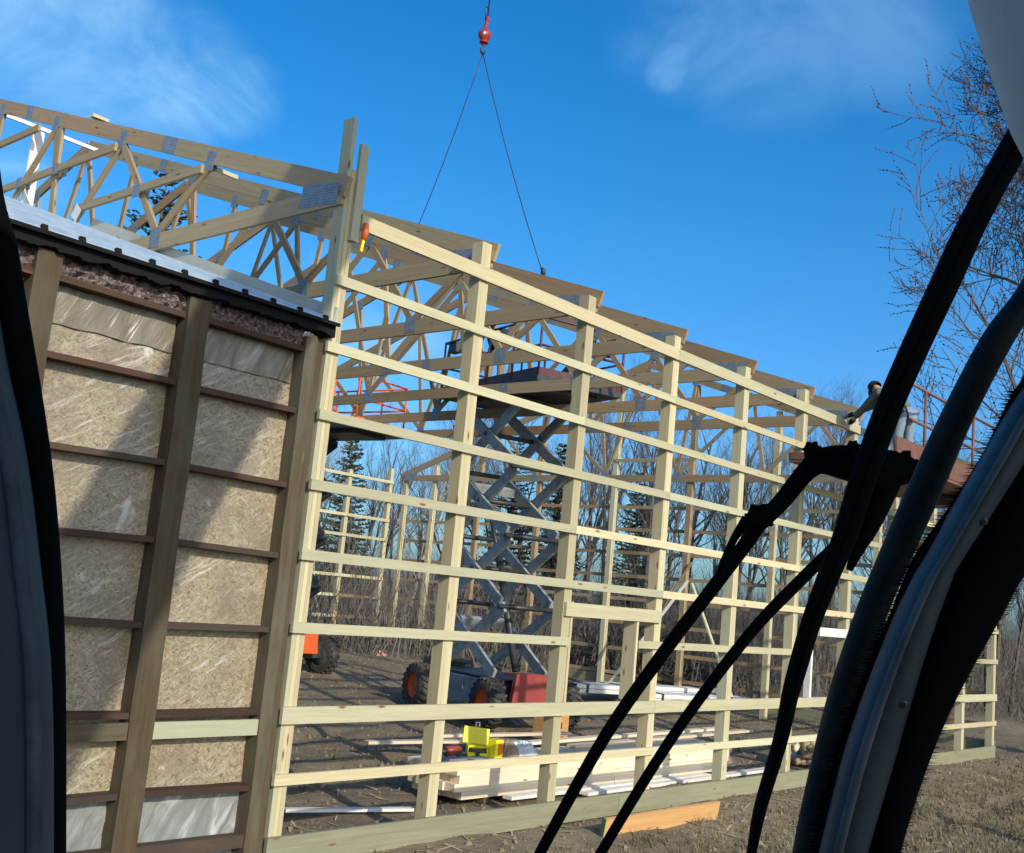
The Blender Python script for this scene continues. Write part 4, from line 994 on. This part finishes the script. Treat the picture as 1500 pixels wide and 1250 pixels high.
LEFT_PANEL = [[-5.7536, -6.5142, 2.715, -5.7036, -6.5726, 2.7221], [-5.7369, -6.5162, 2.6417, -5.6847, -6.5771, 2.6491], [-5.7261, -6.5192, 2.602, -5.6696, -6.5852, 2.6101], [-5.7153, -6.5222, 2.5618, -5.6566, -6.5908, 2.5702], [-5.7049, -6.5253, 2.5243, -5.6458, -6.5943, 2.5327], [-5.6954, -6.5285, 2.4918, -5.6356, -6.5983, 2.5003], [-5.684, -6.5314, 2.4483, -5.6213, -6.6046, 2.4572], [-5.6723, -6.5343, 2.4031, -5.6085, -6.6087, 2.4122], [-5.6585, -6.5368, 2.3464, -5.594, -6.6121, 2.3555], [-5.6425, -6.5389, 2.277, -5.5765, -6.6159, 2.2863], [-5.6264, -6.5386, 2.1968, -5.5604, -6.6155, 2.2062], [-5.6068, -6.5352, 2.0867, -5.5409, -6.6122, 2.0961]]
RIGHT_SEAL = [[-5.1167, -7.2592, 2.6151, -5.1114, -7.2653, 2.6159], [-5.1306, -7.2311, 2.5619, -5.126, -7.2364, 2.5625], [-5.1375, -7.2121, 2.5139, -5.133, -7.2174, 2.5146], [-5.1475, -7.1904, 2.4689, -5.1419, -7.1969, 2.4697], [-5.1595, -7.1662, 2.4235, -5.1543, -7.1723, 2.4243], [-5.1637, -7.1505, 2.376, -5.1588, -7.1562, 2.3767], [-5.1673, -7.1389, 2.3438, -5.1624, -7.1447, 2.3445], [-5.1699, -7.1272, 2.3058, -5.1654, -7.1325, 2.3065], [-5.1718, -7.1172, 2.2717, -5.1676, -7.1221, 2.2723], [-5.1723, -7.1079, 2.234, -5.1684, -7.1124, 2.2346], [-5.1712, -7.0983, 2.1872, -5.167, -7.1032, 2.1878], [-5.1699, -7.0897, 2.1438, -5.1654, -7.095, 2.1444]]
RIGHT_TRIM = [[-5.1308, -7.2726, 2.6104, -5.1051, -7.3026, 2.614], [-5.1478, -7.2412, 2.5578, -5.1273, -7.2651, 2.5608], [-5.1604, -7.2122, 2.4942, -5.1412, -7.2345, 2.4969], [-5.1737, -7.1806, 2.423, -5.158, -7.1989, 2.4253], [-5.1775, -7.172, 2.4044, -5.1603, -7.192, 2.4068], [-5.1837, -7.1521, 2.3486, -5.1632, -7.176, 2.3515], [-5.1881, -7.1299, 2.2744, -5.1641, -7.1579, 2.2778], [-5.1871, -7.1119, 2.1919, -5.1652, -7.1375, 2.195], [-5.1859, -7.1034, 2.1494, -5.1643, -7.1286, 2.1525]]
RIGHT_PILLAR = [[-5.0977, -7.2962, 2.6164, -5.0492, -7.3528, 2.6233], [-5.1184, -7.2604, 2.5628, -5.0716, -7.3149, 2.5694], [-5.1325, -7.2294, 2.4982, -5.092, -7.2767, 2.504], [-5.1482, -7.1927, 2.4167, -5.1139, -7.2328, 2.4216], [-5.1522, -7.1795, 2.3789, -5.121, -7.2159, 2.3834], [-5.1569, -7.159, 2.3135, -5.1327, -7.1873, 2.317], [-5.1583, -7.1444, 2.2573, -5.1382, -7.1679, 2.2601], [-5.1568, -7.1312, 2.1927, -5.1402, -7.1506, 2.1951], [-5.1556, -7.1227, 2.1498, -5.1396, -7.1412, 2.152]]
TUBE = [[-5.0493, -7.2427, 2.7429, -5.0302, -7.265, 2.7456], [-5.0626, -7.2107, 2.6695, -5.0435, -7.233, 2.6722], [-5.0753, -7.1863, 2.626, -5.0565, -7.2081, 2.6287], [-5.0872, -7.1555, 2.5516, -5.0688, -7.177, 2.5542], [-5.0941, -7.1342, 2.4934, -5.0746, -7.157, 2.4962], [-5.1009, -7.1108, 2.4257, -5.0826, -7.1322, 2.4283], [-5.1051, -7.0941, 2.3739, -5.0879, -7.1142, 2.3764], [-5.1076, -7.0746, 2.302, -5.0908, -7.0942, 2.3044], [-5.106, -7.0574, 2.2201, -5.0907, -7.0753, 2.2222], [-5.1037, -7.0483, 2.1692, -5.0884, -7.0662, 2.1713], [-5.1, -7.0416, 2.122, -5.0847, -7.0594, 2.1242]]
BLADE = [[-4.9053, -7.1996, 2.9744, -4.8841, -7.2244, 2.9774], [-4.9195, -7.1683, 2.9085, -4.8987, -7.1925, 2.9114], [-4.9396, -7.1186, 2.7925, -4.9202, -7.1413, 2.7953], [-4.9495, -7.0895, 2.7153, -4.9296, -7.1127, 2.7181], [-4.962, -7.0489, 2.6011, -4.944, -7.0699, 2.6036], [-4.9669, -7.0237, 2.5161, -4.9497, -7.0437, 2.5185], [-4.9679, -7.0088, 2.457, -4.9526, -7.0267, 2.4591], [-4.9712, -6.9943, 2.4101, -4.9572, -7.0106, 2.4121], [-4.9734, -6.9808, 2.3627, -4.9612, -6.995, 2.3645], [-4.9737, -6.9694, 2.3149, -4.9624, -6.9826, 2.3165], [-4.9731, -6.9645, 2.2904, -4.9631, -6.976, 2.2919], [-4.9708, -6.9568, 2.2465, -4.9623, -6.9668, 2.2477], [-4.9713, -6.94, 2.1762, -4.9641, -6.9485, 2.1772], [-4.9681, -6.9329, 2.1296, -4.9632, -6.9386, 2.1303], [-4.9652, -6.9233, 2.0738, -4.9616, -6.9275, 2.0743]]
ARM = [[-4.879, -7.0518, 2.5373, 0.0145], [-4.8999, -7.027, 2.5329, 0.0196], [-4.925, -6.9998, 2.5381, 0.0189], [-4.9422, -6.9801, 2.5372, 0.0145], [-4.9515, -6.9665, 2.5241, 0.0109], [-4.9626, -6.9463, 2.491, 0.0098], [-4.9739, -6.9275, 2.4652, 0.0087]]
ROD_A = [[-4.945, -6.9178, 2.48, 0.0104], [-4.9518, -6.9027, 2.4482, 0.0086], [-4.9647, -6.8778, 2.4034, 0.0078], [-4.9897, -6.8304, 2.3209, 0.0075], [-5.0152, -6.7791, 2.2247, 0.0071], [-5.0371, -6.7266, 2.1049, 0.0063], [-5.0497, -6.6932, 2.0226, 0.006]]
ROD_B = [[-4.8654, -6.9732, 2.4616, 0.0068], [-4.8879, -6.9363, 2.4124, 0.0072], [-4.916, -6.8885, 2.3434, 0.0068], [-4.9505, -6.8221, 2.2253, 0.0064], [-4.979, -6.7593, 2.0935, 0.0061], [-4.9916, -6.7286, 2.0228, 0.0061]]
HOSE = [[-4.9829, -6.9183, 2.4697, 0.0065], [-4.9886, -6.9067, 2.4469, 0.0044], [-4.9912, -6.8977, 2.4209, 0.0044], [-4.9925, -6.8916, 2.4009, 0.0036]]
KNOB = [[-4.9928, -6.938, 2.4706, 0.0129], [-4.9192, -7.0351, 2.5301, 0.02], [-4.9061, -7.0514, 2.5362, 0.0157], [-4.9693, -6.9817, 2.5446, 0.0086], [-4.9421, -7.0142, 2.552, 0.0064]]
WEDGE = [[-4.9043, -7.0364, 2.5286, 0.0187], [-4.9073, -7.0219, 2.4809, 0.0137], [-4.9113, -7.0088, 2.4439, 0.0072], [-4.9127, -7.0028, 2.4248, 0.0036]]
LINER = [[-5.2822, -7.2336, 2.8529, -5.1903, -7.3408, 2.866], [-5.2715, -7.2391, 2.8244, -5.1851, -7.3399, 2.8366], [-5.262, -7.2444, 2.8006, -5.1808, -7.3391, 2.8122], [-5.2525, -7.2497, 2.7769, -5.1764, -7.3384, 2.7877], [-5.2445, -7.2544, 2.758, -5.1729, -7.3378, 2.7681], [-5.2351, -7.2601, 2.7367, -5.169, -7.3371, 2.7461], [-5.2231, -7.2688, 2.7158, -5.1651, -7.3365, 2.7241]]
SPIKE = [[-5.1281, -7.2306, 2.548, 0.0], [-5.1427, -7.2003, 2.4886, 0.0], [-5.1578, -7.1645, 2.4074, 0.0], [-5.165, -7.1409, 2.3409, 0.0], [-5.1707, -7.1184, 2.2719, 0.0], [-5.1688, -7.1017, 2.1903, 0.0]]
cab = thing('crane_cab', 'dark machine cab with curved pillars and black wiper arms framing the view', 'machine cab', (-6.2, -7.7, 0))
def resample(rows, k=5):
    rows = [np.array(r) for r in rows]; o_ = []
    n = len(rows)
    for i in range(n - 1):
        p0, p1, p2, p3 = rows[max(i - 1, 0)], rows[i], rows[i + 1], rows[min(i + 2, n - 1)]
        for j in range(k):
            t = j / k
            o_.append(0.5 * ((2 * p1) + (-p0 + p2) * t + (2 * p0 - 5 * p1 + 4 * p2 - p3) * t * t + (-p0 + 3 * p1 - 3 * p2 + p3) * t ** 3))
    o_.append(rows[-1]); return o_
def section(rows, th, power=3.0, n=16, k=5, ridge=0.0):
    """rounded bar whose two long edges run through the given points, th thick"""
    rr = resample(rows, k); mb = MB(); vs = []
    for i, r in enumerate(rr):
        A, Bq = Vector(r[:3]), Vector(r[3:6]); c = (A + Bq) / 2; h = (Bq - A) / 2
        nx_, pv = rr[min(i + 1, len(rr) - 1)], rr[max(i - 1, 0)]
        tg = Vector(nx_[:3]) - Vector(pv[:3]); nn = h.cross(tg).normalized()
        if nn.dot(CAM - c) < 0: nn = -nn
        for q in range(n):
            a = 2 * math.pi * q / n; ca, sa = math.cos(a), math.sin(a)
            e = 2 / power
            vs.append(c + h * (abs(ca) ** e * (1 if ca > 0 else -1)) + nn * th * (abs(sa) ** e * (1 if sa > 0 else -1) + ridge * max(0, sa) * (1 - abs(ca))))
    m_ = len(rr)
    mb.add(vs, [(i * n + q, i * n + (q + 1) % n, (i + 1) * n + (q + 1) % n, (i + 1) * n + q) for i in range(m_ - 1) for q in range(n)] + [tuple(range(n))[::-1], tuple((m_ - 1) * n + q for q in range(n))], True)
    return mb
def pipe(rows, n=10, k=5):
    rr = resample(rows, k); return MB().tube([Vector(r[:3]) for r in rr], [max(.001, float(r[3])) for r in rr], n)
p_l = obj('pillar', section(LEFT_PANEL, .012, 4, ridge=.5), M_PANEL, cab)
obj('window_seal', section(LEFT_SEAL, .014, 2.4), M_RUBBER, p_l)
p_r = obj('pillar', section(RIGHT_PILLAR, .022, 2.6), M_RUBBER, cab)
obj('pillar_trim', section(RIGHT_TRIM, .014, 3.2, ridge=.35), M_TRIM, p_r)
obj('window_seal', section(RIGHT_SEAL, .012, 2.2), M_RUBBER, p_r)
obj('door_bar', section(TUBE, .013, 2.3), M_TUBE, cab)
# brush seals: short stiff hairs along the pillar edges
def hairs(rows, side, ln, step):
    rr = resample(rows, 40); mb = MB()
    for i in range(0, len(rr) - 1):
        r = rr[i]; e = Vector(r[:3]) if side < 0 else Vector(r[3:6]); h = (Vector(r[3:6]) - Vector(r[:3])).normalized() * side
        tg = (Vector(rr[i + 1][:3]) - Vector(r[:3])).normalized()
        l = ln * random.uniform(.75, 1.15); b0 = e - h * .004
        mb.add([b0 - tg * .0009, b0 + tg * .0009, b0 + h * l + tg * random.uniform(-.001, .001) + Vector((0, 0, .001))], [(0, 1, 2)])
        mb.add([b0 - CF * .0009, b0 + CF * .0009, b0 + h * l], [(0, 1, 2)])
    return mb
o = obj('brush_seal', hairs(RIGHT_SEAL[1:], -1, .014, 1), M_RUBBER, p_r); o['kind'] = 'stuff'
o = obj('brush_seal', hairs(RIGHT_PILLAR[1:], 1, .014, 1), M_RUBBER, p_r); o['kind'] = 'stuff'
def inner(rows, a, b): return [[*(Vector(r[:3]) * (1 - a) + Vector(r[3:]) * a), *(Vector(r[:3]) * (1 - b) + Vector(r[3:]) * b)] for r in rows]
obj('edge_highlight', section(inner(LEFT_PANEL, .84, .955), .0185, 3), M_EDGELIGHT, p_l)  # light along the panel edge, painted as a paler strip
obj('edge_highlight', section(inner(RIGHT_TRIM, .10, .34), .0195, 3), M_EDGELIGHT, p_r)  # painted highlight stripe on the trim face
for r_ in resample(LEFT_PANEL, 2)[6::5]:
    c_ = Vector(r_[:3]) * .30 + Vector(r_[3:6]) * .70
    obj('trim_screw', MB().lathe([(.001, .004), (.004, .003), (.005, 0), (.005, -.012)], c_ - CF * .012, -CF, 10), M_DARKSTEEL, p_l)
for r_ in resample(RIGHT_TRIM, 2)[5::6]:
    c_ = Vector(r_[:3]) * .32 + Vector(r_[3:6]) * .68
    obj('trim_screw', MB().lathe([(.001, .003), (.0035, .0025), (.004, 0), (.004, -.014)], c_ - CF * .016, -CF, 10), M_DARKSTEEL, p_r)
obj('headliner', section(LINER, .05, 2.4), M_LINER, cab)
wip = obj('wiper', section(BLADE, .008, 5, 14, 6, ridge=.4), M_WIPER, cab)
obj('wiper_rubber', section([[*(Vector(r[:3]) * .62 + Vector(r[3:]) * .38), *(Vector(r[:3]) * .45 + Vector(r[3:]) * .55)] for r in BLADE], .013, 3), M_RUBBER, wip)
obj('wiper_arm', pipe(ARM, 10), M_WIPER, wip)
obj('wiper_rod', pipe(ROD_A, 8), M_WIPER, wip)
obj('wiper_rod', pipe(ROD_B, 8), M_WIPER, wip)
obj('washer_hose', pipe(HOSE, 6), M_WIPER, wip)
obj('wiper_bracket', pipe(WEDGE, 8), M_WIPER, wip)
for r in KNOB:
    c = Vector(r[:3]); R0 = r[3]
    kb = MB(); kb.lathe([(.001, -R0 * .5), (R0 * .82, -R0 * .5), (R0 * .86, -R0 * .4), (R0 * .86, -R0 * .1), (R0, -R0 * .08), (R0, R0 * .5), (.001, R0 * .5)], c, CF, 10, smooth=False)
    for q in range(7):
        a = q * .9 + .3; kb.box(c + (CR * math.cos(a) + CU * math.sin(a)) * R0 * .95, (R0 * .35, R0 * .5, R0 * .35), Matrix.Rotation(a, 3, 'Y'))
    obj('wiper_joint', kb, M_WIPER, wip)
# unseen cab shell round the seat, added to keep sun off the pillars
cb = Vector((-6.62, -8.02, 0)); Rz = Matrix.Rotation(R(41.4), 3, 'Z')
def cabbox(name, c, size, mat): return obj(name, MB().box(cb + Rz @ Vector(c), size, Rz), mat, cab)
cabbox('roof', (0.15, 0, 3.02), (1.5, 1.75, .06), M_LINER)
cabbox('rear_shade_wall', (-0.62, 0, 2.0), (.05, 1.75, 2.0), M_LINER)
cabbox('floor', (0.25, 0, 1.02), (1.7, 1.75, .06), M_RUBBER)
cabbox('side_panel', (0.05, .88, 1.5), (1.3, .04, .95), M_TRIM); cabbox('side_panel', (0.05, -.88, 1.5), (1.3, .04, .95), M_TRIM)
cabbox('seat', (-0.2, 0, 1.42), (.5, .5, .12), M_BLACKCLOTH)
# telescopic boom running up over the cab to the cable head
tipb = Vector((4.10, 2.43, 12.55)); base = Vector((-5.90, -8.9, 3.45))
dirb = (tipb - base).normalized()
for q0, q1, s_ in ((-.06, .42, .74), (.40, .72, .66), (.70, 1.0, .58)):
    obj('boom', MB().bar(base.lerp(tipb, q0), base.lerp(tipb, q1), s_ * .9, s_), M_RUST, cab)
obj('boom_head', MB().lathe([(.001, -.08), (.22, -.08), (.17, 0), (.22, .08), (.001, .08)], tipb + Vector((-.2, -.15, -.05)), (dirb.y, -dirb.x, 0), 18), M_DARKSTEEL, cab)
obj('carrier', MB().box((-7.4, -9.0, .75), (3.6, 2.3, .55), Rz, top=(.95, .9)).box((-7.6, -9.2, 2.2), (1.6, .9, 2.4), Rz, top=(.7, .8)), M_RUST, cab)
